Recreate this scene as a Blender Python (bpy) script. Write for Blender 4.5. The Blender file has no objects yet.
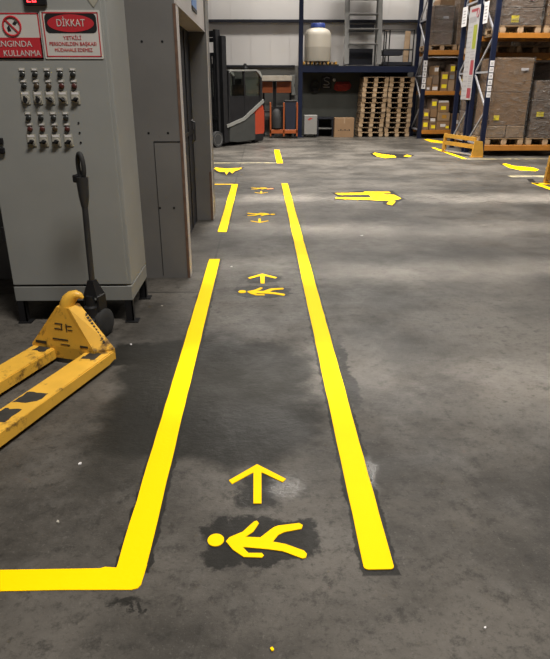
import bpy, bmesh, math, random
from mathutils import Vector, Matrix
random.seed(7)
PI = math.pi
scene = bpy.context.scene
COL = scene.collection

# ------------------------------------------------------------------ materials
def mat(name, col, rough=0.6, metal=0.0, var=0.12, nscale=6.0, bump=0.0, bscale=40.0, coat=0.0,
        dirt=None, dirt_amt=0.0, dirt_scale=3.0, spec=0.5):
    m = bpy.data.materials.new(name); m.use_nodes = True
    nt = m.node_tree; N = nt.nodes; L = nt.links
    b = N['Principled BSDF']
    tc = N.new('ShaderNodeTexCoord')
    n = N.new('ShaderNodeTexNoise'); n.inputs['Scale'].default_value = nscale; n.inputs['Detail'].default_value = 5
    L.new(tc.outputs['Object'], n.inputs['Vector'])
    r = N.new('ShaderNodeValToRGB')
    c = Vector(col[:3])
    r.color_ramp.elements[0].position = 0.3; r.color_ramp.elements[1].position = 0.7
    r.color_ramp.elements[0].color = (*(c * (1 - var)), 1); r.color_ramp.elements[1].color = (*[min(1, v * (1 + var)) for v in c], 1)
    L.new(n.outputs['Fac'], r.inputs['Fac'])
    out = r.outputs['Color']
    if dirt is not None:
        n2 = N.new('ShaderNodeTexNoise'); n2.inputs['Scale'].default_value = dirt_scale; n2.inputs['Detail'].default_value = 8
        n2.inputs['Roughness'].default_value = 0.7
        L.new(tc.outputs['Object'], n2.inputs['Vector'])
        r2 = N.new('ShaderNodeValToRGB')
        r2.color_ramp.elements[0].position = 1 - dirt_amt - 0.35; r2.color_ramp.elements[1].position = 1 - dirt_amt - 0.25
        r2.color_ramp.elements[0].color = (0, 0, 0, 1); r2.color_ramp.elements[1].color = (1, 1, 1, 1)
        L.new(n2.outputs['Fac'], r2.inputs['Fac'])
        mx = N.new('ShaderNodeMix'); mx.data_type = 'RGBA'
        L.new(r2.outputs['Color'], mx.inputs['Factor']); L.new(out, mx.inputs['A']); mx.inputs['B'].default_value = (*dirt, 1)
        out = mx.outputs['Result']
    L.new(out, b.inputs['Base Color'])
    b.inputs['Roughness'].default_value = rough; b.inputs['Metallic'].default_value = metal
    b.inputs['Coat Weight'].default_value = coat; b.inputs['Coat Roughness'].default_value = 0.15
    b.inputs['Specular IOR Level'].default_value = spec
    if bump:
        n3 = N.new('ShaderNodeTexNoise'); n3.inputs['Scale'].default_value = bscale; n3.inputs['Detail'].default_value = 4
        L.new(tc.outputs['Object'], n3.inputs['Vector'])
        bp = N.new('ShaderNodeBump'); bp.inputs['Strength'].default_value = bump; bp.inputs['Distance'].default_value = 0.01
        L.new(n3.outputs['Fac'], bp.inputs['Height']); L.new(bp.outputs['Normal'], b.inputs['Normal'])
    return m

def emit(name, col, s):
    m = bpy.data.materials.new(name); m.use_nodes = True
    b = m.node_tree.nodes['Principled BSDF']
    b.inputs['Base Color'].default_value = (*col, 1); b.inputs['Emission Color'].default_value = (*col, 1)
    b.inputs['Emission Strength'].default_value = s
    return m

def film(name, tint=(0.9, 0.9, 0.92), amount=0.3):
    m = bpy.data.materials.new(name); m.use_nodes = True
    nt = m.node_tree; N = nt.nodes; L = nt.links; N.clear()
    o = N.new('ShaderNodeOutputMaterial'); tr = N.new('ShaderNodeBsdfTransparent'); tr.inputs['Color'].default_value = (*tint, 1)
    g = N.new('ShaderNodeBsdfPrincipled'); g.inputs['Base Color'].default_value = (0.16, 0.15, 0.14, 1); g.inputs['Roughness'].default_value = 0.24
    tc = N.new('ShaderNodeTexCoord'); mp = N.new('ShaderNodeMapping'); mp.inputs['Scale'].default_value = (2.0, 2.0, 5.0); mp.inputs['Rotation'].default_value = (0.3, 0.5, 0.2)
    n = N.new('ShaderNodeTexNoise'); n.inputs['Scale'].default_value = 3.2; n.inputs['Detail'].default_value = 6; n.inputs['Distortion'].default_value = 1.2
    L.new(tc.outputs['Object'], mp.inputs['Vector']); L.new(mp.outputs['Vector'], n.inputs['Vector'])
    bp = N.new('ShaderNodeBump'); bp.inputs['Strength'].default_value = 1.0; bp.inputs['Distance'].default_value = 0.3
    L.new(n.outputs['Fac'], bp.inputs['Height']); L.new(bp.outputs['Normal'], g.inputs['Normal'])
    r = N.new('ShaderNodeMapRange'); r.inputs['From Min'].default_value = 0.4; r.inputs['From Max'].default_value = 0.75
    r.inputs['To Min'].default_value = amount * 0.4; r.inputs['To Max'].default_value = amount * 2.0
    L.new(n.outputs['Fac'], r.inputs['Value'])
    mx = N.new('ShaderNodeMixShader'); L.new(r.outputs['Result'], mx.inputs['Fac'])
    L.new(tr.outputs[0], mx.inputs[1]); L.new(g.outputs[0], mx.inputs[2]); L.new(mx.outputs[0], o.inputs['Surface'])
    return m

def glass(name, tint, fac=0.25):
    m = bpy.data.materials.new(name); m.use_nodes = True
    nt = m.node_tree; N = nt.nodes; L = nt.links; N.clear()
    o = N.new('ShaderNodeOutputMaterial'); tr = N.new('ShaderNodeBsdfTransparent'); tr.inputs['Color'].default_value = (*tint, 1)
    g = N.new('ShaderNodeBsdfGlossy'); g.inputs['Roughness'].default_value = 0.08; g.inputs['Color'].default_value = (0.6, 0.62, 0.6, 1)
    mx = N.new('ShaderNodeMixShader'); mx.inputs['Fac'].default_value = fac
    L.new(tr.outputs[0], mx.inputs[1]); L.new(g.outputs[0], mx.inputs[2]); L.new(mx.outputs[0], o.inputs['Surface'])
    return m

def floor_material():
    m = bpy.data.materials.new('worn_concrete'); m.use_nodes = True
    nt = m.node_tree; N = nt.nodes; L = nt.links; b = N['Principled BSDF']
    tc = N.new('ShaderNodeTexCoord'); V = tc.outputs['Object']
    def noise(s, d=6, ro=0.6, vec=None, dist=0.0):
        n = N.new('ShaderNodeTexNoise'); n.inputs['Scale'].default_value = s; n.inputs['Detail'].default_value = d
        n.inputs['Roughness'].default_value = ro; n.inputs['Distortion'].default_value = dist
        L.new(vec or V, n.inputs['Vector']); return n.outputs['Fac']
    def math_(op, a, bb=None, clamp=False):
        q = N.new('ShaderNodeMath'); q.operation = op; q.use_clamp = clamp
        for i, v in enumerate((a, bb)):
            if v is None: continue
            if isinstance(v, (int, float)): q.inputs[i].default_value = v
            else: L.new(v, q.inputs[i])
        return q.outputs[0]
    def rng(v, a, bb, c=0.0, d=1.0):
        q = N.new('ShaderNodeMapRange'); q.interpolation_type = 'SMOOTHSTEP'
        L.new(v, q.inputs['Value']); q.inputs['From Min'].default_value = a; q.inputs['From Max'].default_value = bb
        q.inputs['To Min'].default_value = c; q.inputs['To Max'].default_value = d; return q.outputs['Result']
    def mix(f, a, bb):
        q = N.new('ShaderNodeMix'); q.data_type = 'RGBA'
        if isinstance(f, float): q.inputs['Factor'].default_value = f
        else: L.new(f, q.inputs['Factor'])
        for s, v in (('A', a), ('B', bb)):
            if isinstance(v, tuple): q.inputs[s].default_value = (*v, 1)
            else: L.new(v, q.inputs[s])
        return q.outputs['Result']
    sx = N.new('ShaderNodeSeparateXYZ'); L.new(V, sx.inputs[0]); X, Y = sx.outputs['X'], sx.outputs['Y']
    base = mix(rng(noise(0.9, 7, 0.62), 0.36, 0.64), (0.034, 0.031, 0.027), (0.104, 0.094, 0.082))
    base = mix(rng(noise(3.4, 8, 0.7), 0.5, 0.72, 0, 0.5), base, (0.118, 0.110, 0.10))
    base = mix(rng(noise(14, 8, 0.75), 0.5, 0.68, 0, 0.75), base, (0.022, 0.0205, 0.018))
    base = mix(rng(noise(60, 4, 0.7), 0.58, 0.70, 0, 0.4), base, (0.13, 0.12, 0.108))
    base = mix(rng(noise(38, 6, 0.8), 0.5, 0.66, 0, 0.55), base, (0.028, 0.026, 0.022))
    base = mix(rng(noise(130, 3, 0.6), 0.62, 0.70, 0, 0.3), base, (0.13, 0.122, 0.11))
    # dark streaks across the aisle: rack-shadow bands painted into the floor colour
    mp = N.new('ShaderNodeMapping'); mp.inputs['Scale'].default_value = (0.12, 1.0, 1.0); L.new(V, mp.inputs['Vector'])
    base = mix(rng(noise(1.5, 4, 0.5, mp.outputs['Vector'], 0.3), 0.5, 0.72, 0, 0.6), base, (0.030, 0.028, 0.025))
    # soaked dark stain between the stripes
    wx = math_('ADD', X, math_('MULTIPLY', math_('SUBTRACT', noise(3.0, 6, 0.65), 0.5), 0.45))
    wy = math_('ADD', Y, math_('MULTIPLY', math_('SUBTRACT', noise(2.2, 6, 0.65), 0.5), 0.7))
    fx = math_('ADD', X, math_('MULTIPLY', math_('SUBTRACT', noise(9.0, 5, 0.7), 0.5), 0.2))
    fy = math_('ADD', Y, math_('MULTIPLY', math_('SUBTRACT', noise(8.0, 5, 0.7, None, 0.2), 0.5), 0.2))
    def blob(cx, cy, hx, hy, soft, wx=wx, wy=wy):
        dx = math_('DIVIDE', math_('ABSOLUTE', math_('SUBTRACT', wx, cx)), hx)
        dy = math_('DIVIDE', math_('ABSOLUTE', math_('SUBTRACT', wy, cy)), hy)
        d = math_('POWER', math_('ADD', math_('POWER', dx, 4.0), math_('POWER', dy, 4.0)), 0.25)
        return rng(d, 1.0 - soft, 1.0 + soft, 1.0, 0.0)
    stain = blob(-0.26, 2.76, 0.52, 0.66, 0.13)
    tail = blob(-0.74, 3.22, 0.16, 0.16, 0.12, fx, fy)
    st = math_('MAXIMUM', stain, tail)
    base = mix(math_('MULTIPLY', st, 0.9), base, (0.011, 0.0105, 0.0085))
    base = mix(math_('MULTIPLY', blob(-0.62, 2.15, 0.12, 0.25, 0.5), 0.5), base, (0.02, 0.019, 0.016))
    # dark primer patches brushed on before the marks were painted
    pm = None
    for c_ in ((-0.02, 1.65, 0.195, 0.115, 0.07), (-0.03, 1.92, 0.085, 0.115, 0.25), (0.0, 4.36, 0.215, 0.14, 0.07), (0.0, 4.70, 0.14, 0.13, 0.1), (-0.02, 7.35, 0.20, 0.11, 0.15), (0.455, 2.98, 0.035, 0.42, 0.35),
               (-0.02, 9.38, 0.2, 0.12, 0.15), (-0.41, 1.40, 0.05, 0.016, 0.5), (-0.385, 1.36, 0.010, 0.03, 0.4), (-0.42, 1.365, 0.008, 0.03, 0.4)):
        v_ = blob(*c_, fx, fy); pm = v_ if pm is None else math_('MAXIMUM', pm, v_)
    gx = math_('ADD', X, math_('MULTIPLY', math_('SUBTRACT', noise(14.0, 4, 0.6), 0.5), 0.05))
    def band(x_, w_, ya, yb):
        q = rng(math_('ABSOLUTE', math_('SUBTRACT', gx, x_)), w_, w_ + 0.006, 1.0, 0.0)
        return math_('MULTIPLY', q, math_('MULTIPLY', rng(Y, ya, ya + 0.01), rng(Y, yb, yb - 0.01)))
    for c_ in ((0.371, 0.060, 1.472, 9.93), (-0.43, 0.058, 1.5, 5.31), (-0.43, 0.060, 6.36, 9.86)):
        pm = math_('MAXIMUM', pm, band(*c_))
    base = mix(math_('MULTIPLY', pm, 0.9), base, (0.011, 0.0105, 0.009))
    # slab joints
    def line(c, pos, w):
        return rng(math_('ABSOLUTE', math_('SUBTRACT', c, pos)), w * 0.5, w, 1.0, 0.0)
    j1 = math_('MULTIPLY', line(X, -0.43, 0.012), rng(Y, 4.3, 4.34))
    j2 = math_('MULTIPLY', line(Y, 4.36, 0.014), rng(X, -0.40, -0.42))
    base = mix(math_('MULTIPLY', math_('MAXIMUM', j1, j2), 0.75), base, (0.02, 0.019, 0.017))
    L.new(base, b.inputs['Base Color'])
    ro = rng(noise(2.3, 7, 0.65), 0.35, 0.68, 0.36, 0.60)
    polish = math_('MAXIMUM', blob(0.08, 1.95, 0.05, 0.06, 0.95, fx, fy), blob(0.43, 2.03, 0.02, 0.10, 0.9, fx, fy))
    q = N.new('ShaderNodeMix'); q.data_type = 'FLOAT'; L.new(polish, q.inputs['Factor']); L.new(ro, q.inputs['A']); q.inputs['B'].default_value = 0.22
    L.new(q.outputs['Result'], b.inputs['Roughness'])
    L.new(rng(polish, 0.0, 1.0, 0.13, 0.42), b.inputs['Specular IOR Level'])
    bp = N.new('ShaderNodeBump'); bp.inputs['Strength'].default_value = 0.28; bp.inputs['Distance'].default_value = 0.012
    L.new(noise(22, 8, 0.7), bp.inputs['Height']); L.new(bp.outputs['Normal'], b.inputs['Normal'])
    return m

M = {}
M['floor'] = floor_material()
M['yellow'] = mat('yellow_floor_paint', (0.98, 0.585, 0.0), 0.55, var=0.03, nscale=3, bump=0.08, bscale=60, spec=0.05)
M['yellow_worn'] = mat('worn_yellow_floor_paint', (0.85, 0.50, 0.003), 0.5, spec=0.08, var=0.1, nscale=8, dirt=(0.1, 0.085, 0.05), dirt_amt=0.10, dirt_scale=9)
M['faded'] = mat('faded_line_paint', (0.36, 0.31, 0.16), 0.6, var=0.15, dirt=(0.14, 0.125, 0.10), dirt_amt=0.2, dirt_scale=5)
M['orange_mark'] = mat('orange_floor_paint', (0.8, 0.22, 0.02), 0.5)
M['primer'] = mat('dark_floor_primer', (0.010, 0.009, 0.008), 0.6, spec=0.1, var=0.3, nscale=12, bump=0.15)
M['truck_yellow'] = mat('scuffed_truck_yellow', (0.70, 0.39, 0.045), 0.45, var=0.1, nscale=7, dirt=(0.14, 0.075, 0.02), dirt_amt=0.09, dirt_scale=8, bump=0.05)
M['scuff'] = mat('worn_black_scuff', (0.028, 0.025, 0.020), 0.6, var=0.3, nscale=20)
M['black'] = mat('black_steel', (0.010, 0.010, 0.011), 0.45, spec=0.25, var=0.25)
M['rubber'] = mat('black_rubber', (0.014, 0.014, 0.014), 0.75, var=0.25, bump=0.1)
M['darksteel'] = mat('dark_handle_steel', (0.05, 0.05, 0.052), 0.32, 0.5, var=0.2)
M['cab'] = mat('grey_cabinet_enamel', (0.235, 0.238, 0.226), 0.45, var=0.05, nscale=3, dirt=(0.13, 0.125, 0.11), dirt_amt=-0.06, dirt_scale=9, spec=0.4)
M['cab_trim'] = mat('grey_cabinet_plinth', (0.19, 0.193, 0.183), 0.5, var=0.06)
M['panel'] = mat('grey_wall_steel', (0.125, 0.12, 0.115), 0.5, 0.1, var=0.1, nscale=2.5, dirt=(0.07, 0.064, 0.058), dirt_amt=0.0, dirt_scale=4, bump=0.04)
M['panel_edge'] = mat('pale_door_frame', (0.42, 0.39, 0.37), 0.45, var=0.08)
M['header'] = mat('pale_header_steel', (0.42, 0.39, 0.375), 0.5, var=0.05, dirt=(0.3, 0.28, 0.27), dirt_amt=0.05)
M['rust'] = mat('rusty_edge', (0.10, 0.055, 0.035), 0.8, var=0.3, nscale=18)
M['wall'] = mat('white_wall_cladding', (0.54, 0.52, 0.505), 0.55, var=0.04, nscale=0.8, bump=0.05, bscale=6)
M['wall_low'] = mat('grey_lower_wall', (0.15, 0.147, 0.138), 0.7, spec=0.2, var=0.06, nscale=1.2)
M['ceil'] = mat('ceiling_grey', (0.3, 0.3, 0.3), 0.8)
M['navy'] = mat('navy_rack_paint', (0.0065, 0.010, 0.027), 0.45, spec=0.2, var=0.15)
M['girt'] = mat('dark_girt_paint', (0.016, 0.017, 0.023), 0.55, spec=0.2)
M['orange'] = mat('orange_beam_paint', (0.36, 0.14, 0.018), 0.45, var=0.12, dirt=(0.2, 0.09, 0.03), dirt_amt=0.05, dirt_scale=6)
M['guard'] = mat('amber_guard_paint', (0.42, 0.22, 0.028), 0.45, var=0.14, nscale=9, dirt=(0.18, 0.09, 0.025), dirt_amt=0.06, dirt_scale=9)
M['brace'] = mat('galvanised_brace', (0.36, 0.36, 0.38), 0.4, 0.4, var=0.1)
M['wood'] = mat('pallet_wood', (0.26, 0.172, 0.094), 0.8, var=0.25, nscale=9, bump=0.2)
M['wood_pale'] = mat('pale_pallet_wood', (0.34, 0.24, 0.145), 0.8, var=0.2, nscale=9, bump=0.2)
M['wood_dark'] = mat('aged_pallet_wood', (0.18, 0.122, 0.072), 0.85, var=0.25, nscale=9, bump=0.2)
M['card'] = mat('brown_cardboard', (0.215, 0.128, 0.064), 0.6, var=0.08, nscale=4)
M['card2'] = mat('pale_cardboard', (0.29, 0.20, 0.12), 0.65, var=0.1, nscale=4)
M['card3'] = mat('grey_brown_cardboard', (0.17, 0.115, 0.076), 0.65, var=0.1, nscale=4)
M['white'] = mat('white_plastic', (0.2, 0.193, 0.18), 0.5, var=0.05)
M['paper'] = mat('white_label_paper', (0.58, 0.56, 0.56), 0.6, var=0.03)
M['offwhite'] = mat('cream_sign_plastic', (0.47, 0.45, 0.42), 0.5, var=0.04)
M['red'] = mat('sign_red', (0.40, 0.02, 0.028), 0.45, var=0.05)
M['rag'] = mat('red_cloth', (0.30, 0.03, 0.022), 0.85, var=0.2, nscale=12)
M['ylabel'] = mat('yellow_label', (0.82, 0.66, 0.02), 0.5, var=0.05)
M['lime'] = mat('lime_label', (0.22, 0.24, 0.02), 0.5, var=0.05)
M['ink'] = mat('dark_ink', (0.014, 0.014, 0.015), 0.6, spec=0.2)
M['greyink'] = mat('grey_ink', (0.22, 0.21, 0.21), 0.6)
M['rose'] = mat('faded_red_block', (0.24, 0.035, 0.045), 0.5, var=0.05)
M['board'] = mat('grey_white_board', (0.30, 0.288, 0.288), 0.55, var=0.04)
M['blue'] = mat('blue_sign', (0.07, 0.2, 0.5), 0.4, var=0.05)
M['lidblue'] = mat('blue_lid_plastic', (0.03, 0.055, 0.24), 0.4)
M['film'] = film('stretch_film'); M['film_strong'] = film('shiny_stretch_film', amount=0.42)
M['fork_grey'] = mat('forklift_charcoal', (0.036, 0.037, 0.035), 0.45, spec=0.25, var=0.1)
M['fork_red'] = mat('forklift_red', (0.27, 0.036, 0.016), 0.35, var=0.08, coat=0.3)
M['fork_trim'] = mat('forklift_grey_trim', (0.16, 0.16, 0.15), 0.4)
M['glass'] = glass('cab_glass', (0.86, 0.9, 0.87), 0.14)
M['lamp'] = emit('lit_lamp_amber', (1.0, 0.66, 0.3), 6.0)
M['led'] = emit('red_led', (1.0, 0.05, 0.06), 2.5)
M['m_orange'] = mat('machine_orange', (0.27, 0.062, 0.012), 0.45, var=0.1)
M['cream'] = mat('cream_canopy', (0.32, 0.285, 0.235), 0.6)
M['alu'] = mat('dull_aluminium', (0.10, 0.098, 0.093), 0.45, 0.3, var=0.12)
M['bluebin'] = mat('dark_blue_plastic', (0.008, 0.011, 0.024), 0.5)
M['nylon'] = mat('pale_nylon', (0.3, 0.28, 0.24), 0.6)
M['lamp_red'] = mat('unlit_red_lens', (0.055, 0.012, 0.009), 0.35)
M['lamp_brown'] = mat('unlit_brown_lens', (0.045, 0.028, 0.013), 0.35)
M['lamp_green'] = mat('unlit_dark_lens', (0.016, 0.017, 0.016), 0.3)
M['plate'] = mat('switch_plate', (0.30, 0.285, 0.235), 0.4, var=0.05)

def tank_material():
    m = mat('milky_tank_plastic', (0.58, 0.51, 0.40), 0.45, var=0.03)
    nt = m.node_tree; N = nt.nodes; L = nt.links; b = N['Principled BSDF']
    tc = N.new('ShaderNodeTexCoord'); s = N.new('ShaderNodeSeparateXYZ'); L.new(tc.outputs['Object'], s.inputs[0])
    r = N.new('ShaderNodeMapRange'); r.inputs['From Min'].default_value = 0.395; r.inputs['From Max'].default_value = 0.41
    L.new(s.outputs['Z'], r.inputs['Value'])
    mx = N.new('ShaderNodeMix'); mx.data_type = 'RGBA'; L.new(r.outputs['Result'], mx.inputs['Factor'])
    mx.inputs['A'].default_value = (0.30, 0.275, 0.23, 1); mx.inputs['B'].default_value = (0.40, 0.365, 0.305, 1)   # liquid inside below the fill line
    L.new(mx.outputs['Result'], b.inputs['Base Color'])
    return m
M['tank'] = tank_material()

# ------------------------------------------------------------------ mesh helpers
class MB:
    def __init__(self): self.bm = bmesh.new()
    def box(self, x0, x1, y0, y1, z0, z1, bev=0.0, seg=1, mtx=None):
        t = bmesh.new()
        vs = [t.verts.new((x, y, z)) for x in (x0, x1) for y in (y0, y1) for z in (z0, z1)]
        for f in ((0, 1, 3, 2), (4, 6, 7, 5), (0, 4, 5, 1), (2, 3, 7, 6), (0, 2, 6, 4), (1, 5, 7, 3)):
            t.faces.new([vs[i] for i in f])
        if bev: bmesh.ops.bevel(t, geom=t.edges[:], offset=bev, segments=seg, affect='EDGES', profile=0.5)
        return self._add(t, mtx)
    def _add(self, t, mtx=None):
        if mtx is not None: bmesh.ops.transform(t, matrix=mtx, verts=t.verts)
        bmesh.ops.recalc_face_normals(t, faces=t.faces[:])
        me = bpy.data.meshes.new('tmp'); t.to_mesh(me); t.free()
        self.bm.from_mesh(me); bpy.data.meshes.remove(me)
        return self
    def prism(self, pts, h0, h1, axis='z', bev=0.0):
        """extrude a 2-D outline between two heights; axis = extrusion axis"""
        def P(a, b, h):
            return {'z': (a, b, h), 'y': (a, h, b), 'x': (h, a, b)}[axis]
        t = bmesh.new()
        lo = [t.verts.new(P(a, b, h0)) for a, b in pts]; hi = [t.verts.new(P(a, b, h1)) for a, b in pts]
        n = len(pts)
        t.faces.new(lo); t.faces.new(hi[::-1])
        for i in range(n):
            j = (i + 1) % n
            t.faces.new((lo[i], lo[j], hi[j], hi[i]))
        if bev: bmesh.ops.bevel(t, geom=t.edges[:], offset=bev, segments=2, affect='EDGES')
        return self._add(t)
    def hull(self, pts):
        t = bmesh.new()
        for p in pts: t.verts.new(p)
        bmesh.ops.convex_hull(t, input=t.verts[:])
        return self._add(t)
    def tube(self, path, r, seg=10, closed=False):
        path = [Vector(p) for p in path]; t = bmesh.new(); rings = []; n = len(path)
        rr = r if isinstance(r, (list, tuple)) else [r] * n
        ref = None
        for i, p in enumerate(path):
            a = path[(i - 1) % n] if (closed or i > 0) else p
            b = path[(i + 1) % n] if (closed or i < n - 1) else p
            d = (b - a).normalized()
            if ref is None: ref = Vector((0, 0, 1)) if abs(d.z) < 0.9 else Vector((1, 0, 0))
            u = (ref - d * ref.dot(d)).normalized(); v = d.cross(u); ref = u
            rings.append([t.verts.new(p + (u * math.cos(q) + v * math.sin(q)) * rr[i]) for q in [2 * PI * k / seg for k in range(seg)]])
        for i in range(n if closed else n - 1):
            A, B = rings[i], rings[(i + 1) % n]
            for k in range(seg): t.faces.new((A[k], A[(k + 1) % seg], B[(k + 1) % seg], B[k]))
        if not closed: t.faces.new(rings[0]); t.faces.new(rings[-1][::-1])
        return self._add(t)
    def bar(self, p0, p1, w, h):
        """rectangular bar from p0 to p1"""
        p0, p1 = Vector(p0), Vector(p1); d = p1 - p0; L = d.length; d.normalize()
        ref = Vector((0, 0, 1)) if abs(d.z) < 0.9 else Vector((0, 1, 0))
        y = ref.cross(d).normalized(); z = d.cross(y)
        mt = Matrix(((d.x, y.x, z.x, p0.x), (d.y, y.y, z.y, p0.y), (d.z, y.z, z.z, p0.z), (0, 0, 0, 1)))
        return self.box(0, L, -w / 2, w / 2, -h / 2, h / 2, mtx=mt)
    def lathe(self, prof, c=(0, 0, 0), axis='z', seg=28):
        t = bmesh.new(); rings = []
        def P(r, h, q):
            a, b = r * math.cos(q), r * math.sin(q)
            return {'z': (c[0] + a, c[1] + b, c[2] + h), 'y': (c[0] + a, c[1] + h, c[2] + b), 'x': (c[0] + h, c[1] + a, c[2] + b)}[axis]
        for r, h in prof:
            rings.append([t.verts.new(P(max(r, 1e-4), h, 2 * PI * k / seg)) for k in range(seg)])
        for A, B in zip(rings, rings[1:]):
            for k in range(seg): t.faces.new((A[k], A[(k + 1) % seg], B[(k + 1) % seg], B[k]))
        t.faces.new(rings[0][::-1]); t.faces.new(rings[-1])
        return self._add(t)
    def build(self, name, m, parent=None, smooth=False, loc=None):
        me = bpy.data.meshes.new(name); self.bm.to_mesh(me); self.bm.free()
        me.materials.append(m)
        if smooth:
            for p in me.polygons: p.use_smooth = True
            try: me.set_sharp_from_angle(angle=math.radians(40))
            except Exception: pass
        o = bpy.data.objects.new(name, me); COL.objects.link(o)
        if parent: o.parent = parent
        if loc: o.location = loc
        return o

def tag(o, label, cat, group=None):
    o['label'] = label; o['category'] = cat
    if group: o['group'] = group
    return o
def thing(name, label, cat, loc=(0, 0, 0), rz=0.0, group=None):
    o = bpy.data.objects.new(name, None); COL.objects.link(o); o.empty_display_size = 0.1
    o.location = loc; o.rotation_euler = (0, 0, rz)
    return tag(o, label, cat, group)
def struct(o): o['kind'] = 'structure'; return o
def copy_tree(o, parent=None):
    c = o.copy(); COL.objects.link(c)
    if parent: c.parent = parent
    for ch in list(o.children): copy_tree(ch, c)
    return c
def lettering(s, size, m, parent, mtx, name='lettering', align='CENTER', width=None, label=None):
    cu = bpy.data.curves.new('txt', 'FONT'); cu.body = s; cu.size = size; cu.align_x = align; cu.align_y = 'CENTER'; cu.extrude = 0.0008
    cu.resolution_u = 3
    o = bpy.data.objects.new('txt', cu); COL.objects.link(o)
    bpy.context.view_layer.update()
    me = bpy.data.meshes.new_from_object(o.evaluated_get(bpy.context.evaluated_depsgraph_get()))
    bpy.data.objects.remove(o); bpy.data.curves.remove(cu)
    if width:
        xs = [v.co.x for v in me.vertices]; k = width / (max(xs) - min(xs))
        for v in me.vertices: v.co.x *= k
    me.transform(mtx); me.materials.clear(); me.materials.append(m); me.name = name
    r = bpy.data.objects.new(name, me); COL.objects.link(r); r.parent = parent
    if label: r['label'] = label
    return r
def front_mtx(x, y, z):     # text standing upright, read from -Y
    return Matrix.Translation((x, y, z)) @ Matrix.Rotation(PI / 2, 4, 'X')

# ------------------------------------------------------------------ setting
struct(MB().box(-4, 10.5, -3, 21, -0.2, 0).build('floor', M['floor']))
struct(MB().box(-4, 10.5, -3, 21, 8.4, 8.6).build('ceiling', M['ceil']))
w = MB()
w.box(-4, 10.5, 20.46, 20.6, 2.07, 8.4)
for k in range(24):           # upright ribs of the cladding
    x = -3.9 + k * 0.6
    w.box(x, x + 0.03, 20.452, 20.46, 2.07, 8.4)
wb = struct(w.build('wall_back', M['wall']))
MB().box(-4, 10.5, 20.44, 20.6, 0, 2.07).build('lower_wall_band', M['wall_low'], wb)
struct(MB().box(-4, 10.5, 20.34, 20.45, 3.27, 3.345).build('trim_1', M['girt']))
struct(MB().box(-4, 1.06, 20.34, 20.44, 2.02, 2.08).build('trim_2', M['girt']))
struct(MB().box(10.3, 10.5, -3, 20.44, 0, 8.4).build('wall_right', M['wall_low']))

# --- steel-clad enclosure on the left with its recessed doorway
wl = MB()
wl.box(-2.45, -0.60, 4.74, 4.95, 0, 4.2)                 # near pier
wl.box(-2.6, -2.45, 2.0, 4.95, 0, 4.2)
wl.box(-2.45, -0.575, 7.05, 7.45, 0, 4.2)                # far pier
wall_left = struct(wl.build('wall_left', M['panel']))
s = MB()
s.box(-0.812, -0.808, 4.736, 4.74, 0.02, 1.07); s.box(-0.812, -0.60, 4.736, 4.74, 1.066, 1.071)
s.box(-0.972, -0.968, 4.736, 4.74, 0.02, 4.2)
s.build('panel_seam', M['ink'], wall_left)
for px, pz in ((-0.845, 1.13), (-0.70, 1.13), (-0.80, 0.57), (-0.69, 0.57), (-0.845, 1.75), (-0.70, 1.75)):
    MB().lathe([(0.009, 0), (0.008, -0.002), (0.004, -0.003)], (px, 4.74, pz), 'y', 10).build('bolt', M['black'], wall_left, True)
MB().box(-0.612, -0.593, 4.734, 4.752, 0, 1.99).build('corner_strip', M['rust'], wall_left)
MB().box(-0.60, -0.588, 4.752, 4.86, 0, 1.985, 0.003).build('door_jamb', M['panel_edge'], wall_left)
MB().box(-0.575, -0.566, 7.045, 7.09, 0, 2.0, 0.003).build('door_jamb', M['panel_edge'], wall_left)
MB().box(-0.60, -0.57, 7.046, 7.06, 0, 0.55).build('corner_strip', M['rust'], wall_left)
MB().box(-0.78, -0.772, 7.04, 7.05, 0, 2.0).build('panel_seam', M['ink'], wall_left)
h = MB(); h.box(-0.80, -0.59, 4.742, 7.5, 1.99, 4.2); h.build('door_header', M['header'], wall_left)
MB().box(-0.594, -0.586, 4.75, 7.05, 1.985, 2.0).build('header_lip', M['panel_edge'], wall_left)
d = MB(); d.box(-0.80, -0.76, 4.95, 7.05, 0, 1.99)
dr = struct(d.build('door_1', M['girt']))
g = MB()
for y in (5.45, 6.0, 6.55): g.box(-0.762, -0.75, y - 0.012, y + 0.012, 0.02, 1.97)
g.box(-0.762, -0.75, 4.96, 7.04, 0.98, 1.02); g.build('door_rib', M['black'], dr)
MB().tube([(-0.745, 6.75, 0.9), (-0.71, 6.75, 0.92), (-0.71, 6.75, 1.1), (-0.745, 6.75, 1.12)], 0.011).build('door_handle', M['darksteel'], dr, True)
sg = thing('wall_sign', 'small blue sign on the pale header above the recessed doorway', 'sign', (-0.589, 6.02, 2.1))
MB().box(0, 0.006, -0.2, 0.2, 0, 0.5, 0.002).build('sign_plate', M['blue'], sg)
MB().box(0.006, 0.0075, -0.14, 0.14, 0.1, 0.17).build('white_band', M['paper'], sg)
MB().box(0, 0.007, -0.2, 0.2, -0.03, -0.001).build('lower_edge', M['ink'], sg)
tag(MB().box(-0.59, -0.57, 5.20, 5.42, 2.13, 2.3, 0.004).build('junction_box', M['black']), 'small black box on the pale header, nearer than the blue sign', 'box')

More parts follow.
